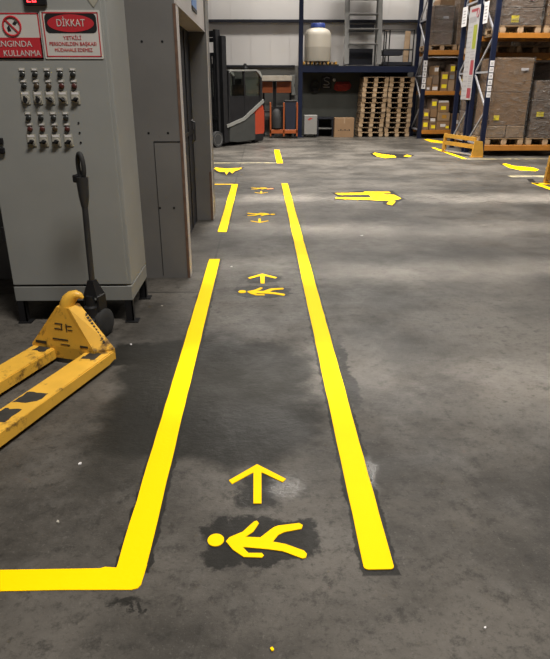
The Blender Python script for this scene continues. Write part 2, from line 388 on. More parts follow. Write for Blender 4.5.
# ------------------------------------------------------------------ floor markings
TH = 0.003
def rough_outline(pts, grow, seed):
    rnd = random.Random(seed); c = Vector((sum(p[0] for p in pts) / len(pts), sum(p[1] for p in pts) / len(pts)))
    return [(p[0] + (p[0] - c.x) * grow + rnd.uniform(-.006, .006), p[1] + (p[1] - c.y) * grow + rnd.uniform(-.006, .006)) for p in pts]
def stripe_edge(x0, x1, y0, y1, seed, jit=0.004, step=0.12):
    """outline of a hand-painted stripe running along Y with slightly wavering edges"""
    rnd = random.Random(seed); n = max(2, int((y1 - y0) / step)); a, b = [], []
    for i in range(n + 1):
        y = y0 + (y1 - y0) * i / n
        a.append((x0 + rnd.uniform(-jit, jit), y)); b.append((x1 + rnd.uniform(-jit, jit), y))
    return a + b[::-1]
def strip_mesh(mb, x0, x1, y0, y1, z0, z1, seed, jit):
    rnd = random.Random(seed); n = max(2, int((y1 - y0) / 0.12)); L_ = [x0 + rnd.uniform(-jit, jit) for _ in range(n + 1)]; R_ = [x1 + rnd.uniform(-jit, jit) for _ in range(n + 1)]
    t = bmesh.new(); rows = []
    for i in range(n + 1):
        y = y0 + (y1 - y0) * i / n
        rows.append([t.verts.new(p) for p in ((L_[i], y, z0), (L_[i], y, z1), (R_[i], y, z1), (R_[i], y, z0))])
    for A, B in zip(rows, rows[1:]):
        for k in range(4): t.faces.new((A[k], A[(k + 1) % 4], B[(k + 1) % 4], B[k]))
    t.faces.new(rows[0]); t.faces.new(rows[-1][::-1]); return mb._add(t)
def rounded(x0, x1, y0, y1, r):
    o = []
    for cx, cy, a in ((x1 - r, y1 - r, 0), (x0 + r, y1 - r, 90), (x0 + r, y0 + r, 180), (x1 - r, y0 + r, 270)):
        for k in range(4): q = math.radians(a + 30 * k); o.append((cx + r * math.cos(q), cy + r * math.sin(q)))
    return o

t = thing('lane_stripe', 'long yellow stripe along the right side of the walkway', 'floor stripe', (0.37, 5.7, 0))
p = MB(); strip_mesh(p, -0.049, 0.050, -4.17, 4.19, 0, TH, 11, 0.0015)
p.prism(rounded(-0.049, 0.050, -4.198, -4.14, 0.014), 0, TH + .0003); p.build('paint', M['yellow'], t)

t = thing('lane_stripe', 'yellow L-shaped stripe along the left side of the walkway, turning left nearest the camera', 'floor stripe', (-0.435, 3.4, 0))
p = MB(); strip_mesh(p, -0.047, 0.049, -1.9, 1.9, 0, TH, 22, 0.0015)
p.prism([(-1.0, -1.966), (-0.2, -1.962), (0.02, -1.966), (0.038, -1.960), (0.046, -1.945), (0.05, -1.86), (-0.047, -1.86), (-0.047, -1.872), (-0.085, -1.868), (-0.1, -1.874), (-1.0, -1.874)], 0, TH + .0001)
p.build('paint', M['yellow'], t)

t = thing('lane_stripe', 'short yellow stripe on the left of the walkway, beyond the gap by the doorway', 'floor stripe', (-0.43, 8.1, 0))
p = MB(); strip_mesh(p, -0.049, 0.047, -1.695, 1.73, 0, TH, 32, 0.0015); p.build('paint', M['yellow'], t)

def thin_line(label, x0, x1, y0, y1, m):
    return tag(MB().box(x0, x1, y0, y1, 0, TH).build('floor_line', m), label, 'floor stripe')
thin_line('thin yellow line running left from the far end of the short lane stripe', -1.6, -0.47, 9.78, 9.86, M['yellow_worn'])
thin_line('thin faded yellow line across the floor in front of the forklift', -2.2, 0.30, 12.68, 12.80, M['faded'])
thin_line('short yellow stripe on the floor right of the forklift', 0.31, 0.44, 12.68, 15.5, M['yellow'])
thin_line('pale faded line on the floor before the front rack row', 4.33, 5.2, 10.5, 10.72, M['faded'])
thin_line('short yellow line crossing behind the right edge guard stripe', 4.40, 4.75, 9.70, 9.84, M['yellow_worn'])
thin_line('yellow stripe along the floor beside the slatted rack guard', 4.37, 4.47, 13.40, 16.0, M['yellow'])
thin_line('faded yellow line joining the guard stripe to the front rack post', 4.38, 6.6, 13.3, 13.39, M['faded'])
thin_line('yellow stripe at the right edge of the floor, beside the nearer guard', 4.38, 4.48, 8.3, 9.85, M['yellow'])

HEAD = [(-0.1685 + 0.0285 * math.cos(2 * PI * k / 20), 1.65 + 0.031 * math.sin(2 * PI * k / 20)) for k in range(20)]
BODY = [(-0.133, 1.643), (-0.122, 1.662), (-0.077, 1.689), (-0.038, 1.741), (-0.028, 1.746), (-0.02, 1.732), (-0.04, 1.688), (-0.067, 1.663), (-0.015, 1.659), (0.031, 1.709), (0.048, 1.718), (0.124, 1.73), (0.136, 1.719), (0.131, 1.7), (0.068, 1.684), (0.047, 1.67), (0.028, 1.637), (0.07, 1.625), (0.132, 1.592), (0.141, 1.576), (0.136, 1.559), (0.124, 1.556), (0.06, 1.591), (0.013, 1.601), (-0.075, 1.614), (-0.055, 1.585), (-0.01, 1.584), (-0.003, 1.573), (-0.01, 1.563), (-0.07, 1.567), (-0.107, 1.601)]
ARROW = [(-0.029, 2.095), (-0.14, 1.988), (-0.127, 1.963), (-0.043, 2.04), (-0.041, 1.843), (-0.011, 1.842), (-0.011, 2.039), (0.073, 1.971), (0.087, 1.992)]
ctr = lambda pts, cx=-0.02, cy=1.65: [(x - cx, y - cy) for x, y in pts]
HEAD, BODY, ARROW = ctr(HEAD), ctr(BODY), ctr(ARROW, -0.026, 1.97)
def person_mark(label, x, y, rz=0.0, sc=1.0, m='yellow', seed=1, sy=None):
    t = thing('pedestrian_pictogram', label, 'floor pictogram', (x, y, 0), rz)
    t.scale = (sc, sy or sc, 1)
    MB().prism(HEAD, 0, TH).build('painted_head', M[m], t); MB().prism(BODY, 0, TH).build('painted_body', M[m], t)
    return t
def arrow_mark(label, x, y, rz=0.0, sc=1.0, m='yellow', back=True):
    t = thing('painted_arrow', label, 'floor arrow', (x, y, 0), rz); t.scale = (sc, sc, 1)
    MB().prism(ARROW, 0, TH).build('paint', M[m], t); return t
person_mark('large yellow walking person painted on the walkway, nearest the camera', -0.02, 1.65, seed=1)
tag(MB().prism(ctr(ARROW, 0, 0), 0, TH).build('painted_arrow', M['yellow'], loc=(-0.026, 1.97, 0)), 'large yellow arrow pointing ahead, beyond the nearest walking person', 'floor arrow')
person_mark('yellow walking person on the walkway beside the gap in the left stripe', 0.0, 4.36, seed=2, sc=1.05)
arrow_mark('yellow arrow pointing ahead beside the gap in the left stripe', 0.0, 4.70, sc=1.05)
person_mark('small yellow person facing right, third from the camera in the lane', -0.02, 7.35, PI, 1.02, seed=3)
arrow_mark('small yellow arrow pointing towards the camera in mid lane', -0.03, 6.98, PI, 0.95, back=False)
t = person_mark('far yellow and orange person at the far end of the walkway', -0.01, 9.38, PI, 1.0, 'yellow_worn', seed=4)
arrow_mark('worn yellow arrow at the far end of the walkway, pointing towards the camera', -0.01, 9.02, PI, 0.9, 'yellow_worn')
MB().prism([(0.08, 0.0), (0.18, 0.03), (0.19, -0.05), (0.09, -0.09)], 0, 0.0034).build('orange_smear', M['orange_mark'], t).rotation_euler.z = PI
t = thing('hand_pictogram', 'broad yellow pictogram on the floor beyond the walkway, below the forklift', 'floor pictogram', (-0.63, 11.55, 0))
MB().prism([(-0.33, 0.3), (-0.28, 0.52), (0.0, 0.36), (0.3, 0.46), (0.22, 0.1), (0.12, -0.5), (0.0, -0.66), (-0.2, -0.3)], 0, 0.0016).build('dark_backing', M['primer'], t)
MB().prism([(-0.285, 0.27), (-0.257, 0.47), (-0.2, 0.40), (-0.03, 0.27), (0.1, 0.34), (0.254, 0.39), (0.2, 0.07), (0.13, -0.1), (0.1, -0.43), (0.03, -0.12), (0.0, -0.6), (-0.05, -0.2), (-0.15, -0.21)], 0, TH).build('paint', M['yellow_worn'], t)

def forklift_mark(label, x, y, rz=0, sc=1.0, m='yellow'):
    t = thing('forklift_pictogram', label, 'floor pictogram', (x, y, 0), rz); t.scale = (sc, sc, 1)
    o = lambda pts: [(a - 1.5, b - 8.6) for a, b in pts]
    MB().prism(o([(1.03, 9.0), (1.2, 8.98), (1.48, 9.12), (1.97, 9.11), (1.975, 8.6), (2.0, 8.4), (1.86, 8.2), (1.72, 7.86), (1.62, 8.02), (1.65, 8.2), (1.55, 8.24), (1.0, 8.40), (1.02, 8.5), (1.09, 8.56)]), 0, 0.0016).build('dark_backing', M['primer'], t)
    MB().prism(o([(1.07, 8.917), (1.505, 8.956), (1.532, 9.06), (1.9, 9.03), (1.9, 8.9), (1.78, 8.88), (1.78, 8.78), (1.92, 8.74), (1.95, 8.44), (1.793, 8.258), (1.554, 8.31), (1.031, 8.45), (1.045, 8.56), (1.551, 8.50), (1.551, 8.76), (1.13, 8.76)]), 0, TH).build('painted_truck', M[m], t)
    MB().prism(o([(1.663, 8.03), (1.738, 8.222), (1.826, 8.212), (1.72, 7.92)]), 0, TH).build('painted_wheel', M[m], t)
    return t
forklift_mark('large yellow forklift pictogram on the open floor right of the walkway', 1.5, 8.6)
t = thing('forklift_pictogram', 'far worn yellow pictogram on the floor before the pallet stacks', 'floor pictogram', (2.9, 14.1, 0))
MB().prism([(-0.36, 0.45), (-0.2, 0.8), (0.2, 0.42), (0.62, 0.1), (0.3, -0.5), (-0.2, -0.6), (-0.38, -0.2)], 0, 0.0016).build('dark_backing', M['primer'], t)
MB().prism([(-0.3, 0.4), (-0.2, 0.68), (-0.12, 0.36), (0.12, 0.0), (0.1, -0.36), (-0.2, -0.52), (-0.3, -0.2)], 0, TH).build('painted_truck', M['yellow_worn'], t)
MB().prism([(0.3, -0.14), (0.45, 0.15), (0.5, -0.1), (0.38, -0.34)], 0, TH).build('painted_wheel', M['yellow_worn'], t)
t = thing('forklift_pictogram', 'bright yellow pictogram on the floor before the front rack goods', 'floor pictogram', (5.02, 11.9, 0))
MB().prism([(-0.2, 0.55), (-0.05, 0.68), (0.0, 0.4), (-0.05, 0.2), (-0.18, 0.2)], 0, 0.0016).build('dark_backing', M['primer'], t)
MB().prism([(-0.147, 0.525), (-0.04, 0.61), (-0.03, 0.22), (0.236, -0.045), (0.229, -0.35), (0.077, -0.58), (-0.175, -0.447), (-0.233, -0.064)], 0, TH).build('painted_truck', M['yellow'], t)
t = thing('arrow_pictogram', 'worn yellow pictogram on the floor at the right, under the second wrapped load', 'floor pictogram', (5.6, 11.75, 0))
MB().prism([(-0.134, 0.016), (0.073, 0.24), (0.129, 0.01), (0.1, -0.2), (-0.127, -0.2)], 0, TH).build('paint', M['yellow_worn'], t)
tag(MB().prism([(4.83, 18.57), (5.0, 18.8), (5.21, 17.9), (5.03, 17.27), (4.8, 17.6)], 0, TH).build('floor_pictogram', M['yellow_worn']), 'dull yellow mark on the floor before the far rack, behind the slatted guard', 'floor pictogram')
tag(MB().prism([(4.5, 10.31), (4.62, 10.35), (4.49, 9.93), (4.40, 9.93)], 0, TH).build('floor_mark', M['primer']), 'small black mark at the head of the right edge stripe', 'floor mark')

# litter
def scrap(label, x, y, s, m, seed):
    rnd = random.Random(seed); q = MB()
    pts = [(s * (0.7 + .5 * rnd.random()) * math.cos(a), s * (0.45 + .4 * rnd.random()) * math.sin(a)) for a in [2 * PI * k / 7 for k in range(7)]]
    q.prism(pts, 0, 0.004); o = q.build('paper_scrap', m, loc=(x, y, 0)); o.rotation_euler.z = rnd.random() * 3
    return tag(o, label, 'litter')
scrap('white paper scrap on the concrete left of the near lane stripe, below the dark stain', -0.763, 2.116, 0.010, M['paper'], 1)
scrap('pale grey scrap on the floor above the corner of the L-shaped stripe', -0.742, 1.757, 0.008, M['nylon'], 2)
scrap('yellow paint fleck on the bare floor nearest the camera', 0.018, 1.212, 0.008, M['yellow'], 3)
scrap('tiny white speck on the bare floor at the lower right', 0.635, 1.271, 0.005, M['paper'], 4)
scrap('white scrap on the floor by the pallet truck, at the edge of the dark stain', -0.80, 3.36, 0.009, M['paper'], 5)
scrap('small white scrap in the gap between the two left stripes', -0.27, 5.05, 0.012, M['paper'], 6)
scrap('pale scrap on the floor close to the cabinet rear leg', -0.72, 4.05, 0.010, M['nylon'], 7)
scrap('white scrap on the open floor right of the far lane stripe', 1.05, 6.2, 0.016, M['paper'], 8)

# ------------------------------------------------------------------ control cabinet
CX0, CX1, CY0, CY1 = -1.615, -0.852, 3.74, 4.27
cab = thing('control_cabinet', 'tall grey electrical control cabinet on black legs with warning signs and rows of switches', 'control cabinet', (-1.23, 4.0, 0))
X = lambda x: x + 1.23
Y = lambda y: y - 4.0
MB().box(X(CX0), X(CX1), Y(CY0) + 0.016, Y(CY1), 0.255, 2.35, 0.006, 2).build('cabinet_body', M['cab'], cab)
MB().box(X(CX0) + .004, X(CX1) - .022, Y(CY0), Y(CY0) + 0.016, 0.262, 2.34, 0.004, 2).build('front_panel', M['cab'], cab)
MB().box(X(CX0), X(CX1), Y(CY0) + .004, Y(CY1), 0.15, 0.25, 0.004).build('plinth', M['cab_trim'], cab)
for lx in (CX0 + .03, CX1 - .03):
    for ly in (CY0 + .03, CY1 - .03):
        q = MB(); q.box(X(lx) - .025, X(lx) + .025, Y(ly) - .025, Y(ly) - .017, 0.008, 0.15); q.box(X(lx) + .017, X(lx) + .025, Y(ly) - .025, Y(ly) + .025, 0.008, 0.15)
        q.box(X(lx) - .03, X(lx) + .055, Y(ly) - .045, Y(ly) + .03, 0, 0.008); q.build('leg', M['black'], cab)
for hz in (0.55, 1.15, 1.9):
    MB().box(X(CX0) - .012, X(CX0) + .006, Y(CY0) - .006, Y(CY0) + .02, hz, hz + .09, .003).build('hinge', M['black'], cab)
yf = Y(CY0)
def lathe_y(prof, x, z, m, name, par, lab=None, seg=14):
    o = MB().lathe([(r, -h) for r, h in prof], (x, yf, z), 'y', seg).build(name, m, par, True)
    if lab: o['label'] = lab
    return o
def control_column(x, ztop, lens, knob_angle):
    x = X(x)
    for z, mm, nm in ((ztop, M['lamp_green'], 'indicator_lamp'), (ztop - .061, lens, 'indicator_lamp')):
        npl = MB().box(x - .018, x + .018, yf - .004, yf, z + .019, z + .035, .0015).build('name_plate', M['plate'], cab)
        MB().box(x - .012, x + .012, yf - .0048, yf - .004, z + .023, z + .031).build('plate_text_strip', M['paper'], npl)
        lathe_y([(0.0155, 0), (0.0155, .006), (0.013, .008), (0.012, .014), (0.006, .017)], x, z, mm, nm, cab)
    zs = ztop - .127
    pl = MB().box(x - .026, x + .026, yf - .005, yf, zs - .032, zs + .040, .004, 2).build('switch_plate', M['plate'], cab)
    MB().box(x - .02, x + .02, yf - .006, yf - .005, zs + .022, zs + .034).build('plate_text_strip', M['paper'], pl)
    MB().lathe([(0.022, -.005), (0.021, -.012)], (x, yf, zs - .005), 'y', 18).build('switch_collar', M['nylon'], pl, True)
    k = MB(); k.lathe([(0.013, 0), (0.011, -.007)], (0, 0, 0), 'y', 14); k.box(-.020, .020, -.015, -.004, -.006, .006, .003)
    kb = k.build('selector_knob', M['black'], pl, loc=(x, yf - .012, zs - .005)); kb.rotation_euler.y = knob_angle
for i, x in enumerate((-1.357, -1.286, -1.216, -1.143, -1.071)):
    control_column(x, 1.515, (M['lamp_green'], M['lamp_brown'], M['lamp_brown'], M['lamp_red'], M['lamp_red'])[i], (1.5, 1.5, .5, .5, -.3)[i])
for i, x in enumerate((-1.358, -1.286, -1.213, -1.141)):
    control_column(x, 1.281, (M['lamp_red'], M['lamp_red'], M['lamp_brown'], M['lamp_red'])[i], (-.4, -.2, -.2, -.3)[i])
for z in (1.255, 1.20, 1.145): lathe_y([(.006, 0), (.006, .003)], X(-1.071), z, M['ink'], 'blanked_hole', cab, seg=8)
for z in (1.10, 1.155): MB().box(X(-1.553), X(-1.522), yf - .02, yf, z - .018, z + .018, .006, 2).build('panel_lock', M['black'], cab)
# digital display
dsp = MB().box(X(-1.285), X(-1.165), yf - .02, yf, 1.862, 1.935, .004).build('digital_display', M['black'], cab)
dsp['label'] = 'black display with red digits'
def seg7(x, z, h, segs):
    q = MB(); w_ = h * .5; t_ = h * .13
    S = {'a': (0, w_, h - t_, h), 'g': (0, w_, h / 2 - t_ / 2, h / 2 + t_ / 2), 'd': (0, w_, 0, t_), 'f': (0, t_, h / 2, h), 'b': (w_ - t_, w_, h / 2, h), 'e': (0, t_, 0, h / 2), 'c': (w_ - t_, w_, 0, h / 2)}
    for c in segs: a = S[c]; q.box(x + a[0], x + a[1], yf - .0215, yf - .02, z + a[2], z + a[3])
    return q.build('red_digit', M['led'], dsp)
seg7(X(-1.268), 1.877, .042, 'abged'); seg7(X(-1.240), 1.877, .042, 'acdefg')
# hanging triangle label
MB().prism([(X(-.945), 1.895), (X(-.885), 1.895), (X(-.915), 1.855)], yf - .003, yf, 'y').build('triangle_label', M['plate'], cab)
# sign: DIKKAT
def rrect(x0, x1, z0, z1, r):
    return rounded(x0, x1, z0, z1, r)
sx0, sx1, sz0, sz1 = X(-1.213), X(-.886), 1.597, 1.842
sp = MB().prism(rrect(sx0, sx1, sz0, sz1, .006), yf - .004, yf, 'y').build('warning_sign', M['offwhite'], cab); sp['label'] = 'white warning sign with red oval'
def ring_rect(x0, x1, z0, z1, t_):
    q = MB(); a = yf - .0052; b = yf - .004
    q.box(x0, x1, a, b, z1 - t_, z1); q.box(x0, x1, a, b, z0, z0 + t_); q.box(x0, x0 + t_, a, b, z0, z1); q.box(x1 - t_, x1, a, b, z0, z1); return q
ring_rect(sx0 + .010, sx1 - .010, sz0 + .010, sz1 - .010, .006).build('red_border', M['red'], sp)
cxs = (sx0 + sx1) / 2
MB().prism(rrect(sx0 + .022, sx1 - .022, 1.728, 1.826, .022), yf - .0052, yf - .004, 'y').build('black_band', M['ink'], sp)
MB().prism([(cxs + .128 * math.cos(2 * PI * k / 32), 1.777 + .044 * math.sin(2 * PI * k / 32)) for k in range(32)], yf - .0062, yf - .0052, 'y').build('red_oval', M['red'], sp)
lettering('DİKKAT', .052, M['offwhite'], sp, front_mtx(cxs, yf - .007, 1.777), width=.155)
for s_, z, wd in (('YETKİLİ', 1.703, .10), ('PERSONELDEN BAŞKASI', 1.673, .26), ('MÜDAHALE EDEMEZ', 1.642, .21)):
    lettering(s_, .026, M['red'], sp, front_mtx(cxs, yf - .005, z), width=wd)
# sign: YANGINDA KULLANMA
tx0, tx1, tz0, tz1 = X(-1.575), X(-1.222), 1.597, 1.828
sp = MB().prism(rrect(tx0, tx1, tz0, tz1, .006), yf - .004, yf, 'y').build('prohibition_sign', M['offwhite'], cab); sp['label'] = 'red and white fire prohibition sign'
ring_rect(tx0, tx1, tz0, tz1, .007).build('red_border', M['red'], sp)
MB().box(tx0, tx1, yf - .0052, yf - .004, tz0, tz0 + .108).build('red_band', M['red'], sp)
rc = (X(-1.375), 1.762)
MB().tube([(rc[0] + .048 * math.cos(2 * PI * k / 28), yf - .005, rc[1] + .048 * math.sin(2 * PI * k / 28)) for k in range(28)], .0055, 6, True).build('red_ring', M['red'], sp)
MB().bar((rc[0] - .034, yf - .006, rc[1] + .034), (rc[0] + .034, yf - .006, rc[1] - .034), .003, .008).build('red_slash', M['red'], sp)
MB().prism([(rc[0] + .004, rc[1] + .012), (rc[0] + .018, rc[1] + .026), (rc[0] + .032, rc[1] + .018), (rc[0] + .02, rc[1] + .004)], yf - .0055, yf - .004, 'y').build('bucket_symbol', M['ink'], sp)
MB().prism([(rc[0] - .024, rc[1] - .026), (rc[0] - .028, rc[1] - .008), (rc[0] - .018, rc[1] + .004), (rc[0] - .012, rc[1] - .006), (rc[0] - .006, rc[1] - .024)], yf - .0055, yf - .004, 'y').build('flame_symbol', M['ink'], sp)
lettering('YANGINDA', .044, M['offwhite'], sp, front_mtx(X(-1.392), yf - .006, 1.672), width=.23)
lettering('KULLANMA', .044, M['offwhite'], sp, front_mtx(X(-1.340), yf - .006, 1.624), width=.205)

# ------------------------------------------------------------------ pallet truck
PT_RZ = math.atan2(-0.947, -0.320)     # +x local = towards the fork tips
pt = thing('pallet_truck', 'scuffed yellow hand pallet truck with black handle in front of the grey cabinet', 'pallet truck', (-1.074, 3.118, 0), PT_RZ)
# local y: +y is to the left of travel => towards camera right is +y  (n axis)
def fork(y0, y1, seed):
    q = MB()
    prof = [(-0.04, 0.085), (0.95, 0.085), (1.05, 0.078), (1.13, 0.05), (1.14, 0.035), (1.06, 0.03), (0.9, 0.025), (0.02, 0.025), (-0.04, 0.03)]
    q.prism(prof, y0, y1, 'y', 0.006); return q.build('fork', M['truck_yellow'], pt)
f1 = fork(0.095, 0.2425, 1); f2 = fork(-0.2425, -0.095, 2)
def blot(pts, z, par, seed):
    rnd = random.Random(seed); t_ = bmesh.new()
    dense = []
    for i in range(len(pts)):
        a, b = pts[i], pts[(i + 1) % len(pts)]
        for k in range(5): f = k / 5; dense.append((a[0] + (b[0] - a[0]) * f + rnd.uniform(-.009, .009), a[1] + (b[1] - a[1]) * f + rnd.uniform(-.005, .005)))
    return MB().prism(dense, z, z + .0008).build('scuff_patch', M['scuff'], par)
blot([(0.02, .13), (0.10, .125), (0.10, .205), (0.02, .20)], .085, f1, 1)
blot([(0.50, .108), (0.62, .105), (0.585, .21), (0.50, .215)], .085, f1, 2)
blot([(0.68, .11), (0.80, .11), (0.78, .20), (0.66, .19)], .085, f1, 3)
blot([(0.0, -.20), (0.09, -.20), (0.09, -.125), (0.0, -.12)], .085, f2, 4)
blot([(0.6, -.22), (0.75, -.22), (0.74, -.13), (0.62, -.12)], .085, f2, 5)
q = MB()
# A-frame: triangular front plate + raked side gussets
q.hull([(0.03, -0.2425, .03), (0.03, 0.16, .03), (0.03, -0.2425, .10), (0.03, 0.16, .10), (0.01, -0.06, .33), (0.01, 0.022, .33),
        (0.0, -0.2425, .03), (0.0, 0.16, .03), (0.0, -0.2425, .10), (0.0, 0.16, .10), (-0.02, -0.06, .33), (-0.02, 0.022, .33)])
q.hull([(0.03, 0.145, .03), (0.03, 0.16, .10), (0.012, 0.022, .33), (0.012, 0.01, .33), (-0.05, 0.2425, .03), (-0.05, 0.2425, .095), (-0.065, 0.035, .335), (-0.065, 0.02, .335), (-0.05, 0.225, .03), (0.03, 0.13, .03)])
q.hull([(0.03, -0.2425, .03), (0.03, -0.2425, .10), (0.012, -0.06, .33), (0.012, -0.045, .33), (-0.05, -0.2425, .03), (-0.05, -0.2425, .095), (-0.065, -0.065, .335), (-0.065, -0.05, .335), (-0.05, -0.225, .03)])
q.build('lifting_frame', M['truck_yellow'], pt)
# rounded pump crown hooked to the right
q = MB(); n_ = 12
q.tube([(-.028, -.022, .30), (-.030, -.018, .335), (-.036, -.006, .362), (-.042, .014, .382), (-.048, .038, .392), (-.052, .06, .386), (-.054, .072, .372)],
       [.040, .041, .040, .034, .026, .018, .008], 16)
q.build('pump_crown', M['truck_yellow'], pt, True)
# decals
dq = MB()
def on_front(y, z, w_, h_):
    x = 0.031 - max(0, (z - .10)) * (0.02 / .215)
    dq.hull([(x + a, y + b * w_, z + c * h_) for a in (0, .002) for b in (-.5, .5) for c in (-.5, .5)])
on_front(-.05, .145, .10, .008); on_front(-.02, .118, .06, .004)
for y, z, w_, h_ in ((-.055, .235, .05, .006), (-.035, .215, .006, .035), (-.06, .205, .045, .006), (-.005, .215, .006, .05), (.012, .228, .035, .005), (.018, .205, .03, .005)): on_front(y, z, w_, h_)
on_front(-.18, .115, .07, .016); on_front(.10, .118, .05, .012)
dq.build('black_marking', M['scuff'], pt)
dq = MB()
A_, C_, D_ = Vector((.03, .16, .10)), Vector((-.05, .2425, .095)), Vector((-.065, .035, .335))
nn = Vector((.634, .641, .433)).normalized(); uu = (D_ - C_).normalized(); uu = (uu - nn * uu.dot(nn)).normalized(); vv = nn.cross(uu)
rnd = random.Random(4)
for k in range(10):
    c = C_.lerp(D_, .16 + k * .066) + (A_ - C_) * .30 * (1 - .07 * k) + nn * .010
    mt = Matrix(((uu.x, vv.x, nn.x, c.x), (uu.y, vv.y, nn.y, c.y), (uu.z, vv.z, nn.z, c.z), (0, 0, 0, 1)))
    dq.box(-.0065, .0065, -.009, -.009 + rnd.uniform(.006, .018), -.004, .001, mtx=mt); dq.box(-.0065, -.003, -.009, .009, -.004, .001, mtx=mt)
dq.build('side_lettering', M['scuff'], pt)
# pump, steering wheels, handle at the back
HX, HY = -0.42, -0.10
q = MB(); q.lathe([(.05, .09), (.055, .12), (.045, .14), (.045, .2), (.03, .21), (.024, .27)], (HX + .06, HY, 0), 'z', 18); q.box(HX - .02, HX + .3, HY - .05, HY + .05, .10, .14, .01); q.build('pump', M['black'], pt, True)
for yy in (-.075, .03):
    MB().lathe([(.03, -.002), (.078, 0), (.088, .008), (.088, .037), (.078, .045), (.03, .047)], (HX + .02, HY + yy, .088), 'y', 24).build('steering_wheel', M['rubber'], pt, True)
q = MB(); q.box(HX - .03, HX + .06, HY - .055, HY - .04, .08, .27, .006); q.box(HX - .03, HX + .06, HY + .04, HY + .055, .08, .27, .006); q.hull([(HX - .03, HY - .05, .26), (HX + .06, HY - .05, .26), (HX - .03, HY + .05, .26), (HX + .06, HY + .05, .26), (HX, HY - .018, .36), (HX + .04, HY - .018, .36), (HX, HY + .018, .36), (HX + .04, HY + .018, .36)]); q.build('handle_yoke', M['black'], pt)
q = MB(); q.tube([(HX + .02, HY, .33), (HX + .012, HY, .6), (HX + .002, HY, .82), (HX, HY, .92)], [.018, .018, .018, .02], 14); q.tube([(HX + .004, HY, .80), (HX, HY, .86), (HX - .002, HY, .97)], [.02, .03, .036], 14); q.build('handle_bar', M['darksteel'], pt, True)
loop = []
for k in range(25):
    a = 2 * PI * k / 25; loop.append((HX - .004 + .012 * math.cos(a), HY + .026 * math.cos(a), 1.03 + .07 * math.sin(a)))
gp = MB().tube(loop, .0135, 10, True).build('grip_loop', M['rubber'], pt, True)
MB().box(HX - .03, HX + .03, HY - .045, HY - .015, .94, .985, .008, 2).build('release_lever', M['black'], gp)
for yy in (.169, -.169):
    MB().lathe([(.02, -.045), (.036, -.042), (.036, .042), (.02, .045)], (.98, yy, .0365), 'y', 16).build('load_roller', M['nylon'], pt, True)

# ------------------------------------------------------------------ forklift
FK = thing('forklift', 'dark grey and red forklift with tall black mast, parked at the back wall', 'forklift', (-1.194, 16.91, 0), math.radians(-128))
q = MB()
for s_ in (-1, 1):
    q.box(.10, .26, s_ * .45 - .05, s_ * .45 + .05, .10, 2.62); q.box(.20, .36, s_ * .35 - .045, s_ * .35 + .045, .16, 2.76)
for z in (.3, 1.1, 1.9, 2.5): q.box(.09, .13, -.45, .45, z, z + .1)
q.box(.22, .28, -.35, .35, 2.6, 2.74); q.build('mast', M['black'], FK)
for s_ in (-1, 1): MB().tube([(.20, s_ * .22, .2), (.20, s_ * .22, 2.3)], .04, 10).build('lift_cylinder', M['darksteel'], FK, True)
q = MB(); q.box(.38, .44, -.46, .46, .30, .38); q.box(.38, .44, -.46, .46, .66, .74)
for k in range(10): q.box(.39, .43, -.46 + k * .098, -.41 + k * .098, .3, 2.2)
q.box(.39, .43, -.46, .46, 2.16, 2.24); q.build('load_backrest', M['black'], FK)
for s_ in (-1, 1):
    q = MB(); q.box(.44, .48, s_ * .2 - .05, s_ * .2 + .05, .06, .7); q.hull([(.44, s_ * .2 - .05, .06), (.44, s_ * .2 + .05, .06), (.44, s_ * .2 - .05, .10), (.44, s_ * .2 + .05, .10), (1.3, s_ * .2 - .045, .06), (1.3, s_ * .2 + .045, .06), (1.3, s_ * .2 - .045, .07), (1.3, s_ * .2 + .045, .07)]); q.build('fork', M['black'], FK)
    MB().box(.05, .62, s_ * .40 - .035, s_ * .40 + .035, .12, .34, .01).build('support_leg', M['black'], FK)
    wh = MB().lathe([(.10, -.05), (.19, -.05), (.2, -.03), (.2, .03), (.19, .05), (.10, .05)], (.55, s_ * .49, .2), 'y', 28).build('load_wheel', M['rubber'], FK, True)
    MB().lathe([(.03, -.04), (.12, -.045), (.14, -.052), (.14, .052), (.12, .045), (.03, .04)], (.55, s_ * .49, .2), 'y', 24).build('wheel_rim', M['fork_trim'], wh, True)
q = MB(); q.prism([(.06, .10), (.06, .46), (-.2, .52), (-.75, .66), (-1.05, .80), (-1.05, .08), (-.3, .08)], -.5, .5, 'y', .02); q.build('chassis', M['fork_grey'], FK)
q = MB(); q.prism([(-.98, .14), (-.98, .72), (-1.08, .92), (-1.32, 1.06), (-1.44, 1.0), (-1.5, .8), (-1.5, .3), (-1.42, .14)], -.49, .49, 'y', .05); q.build('counterweight', M['fork_red'], FK, True)
q = MB(); q.prism([(-1.0, .05), (-1.0, .26), (-1.43, .26), (-1.40, .05)], -.5, .5, 'y', .02); q.build('lower_skirt', M['black'], FK)
for s_ in (-1, 1):
    q = MB()
    q.bar((.16, s_ * .505, .50), (-.55, s_ * .505, .66), .03, .08); q.bar((-.55, s_ * .505, .66), (-1.40, s_ * .505, 1.10), .03, .085); q.build('side_trim', M['fork_trim'], FK)
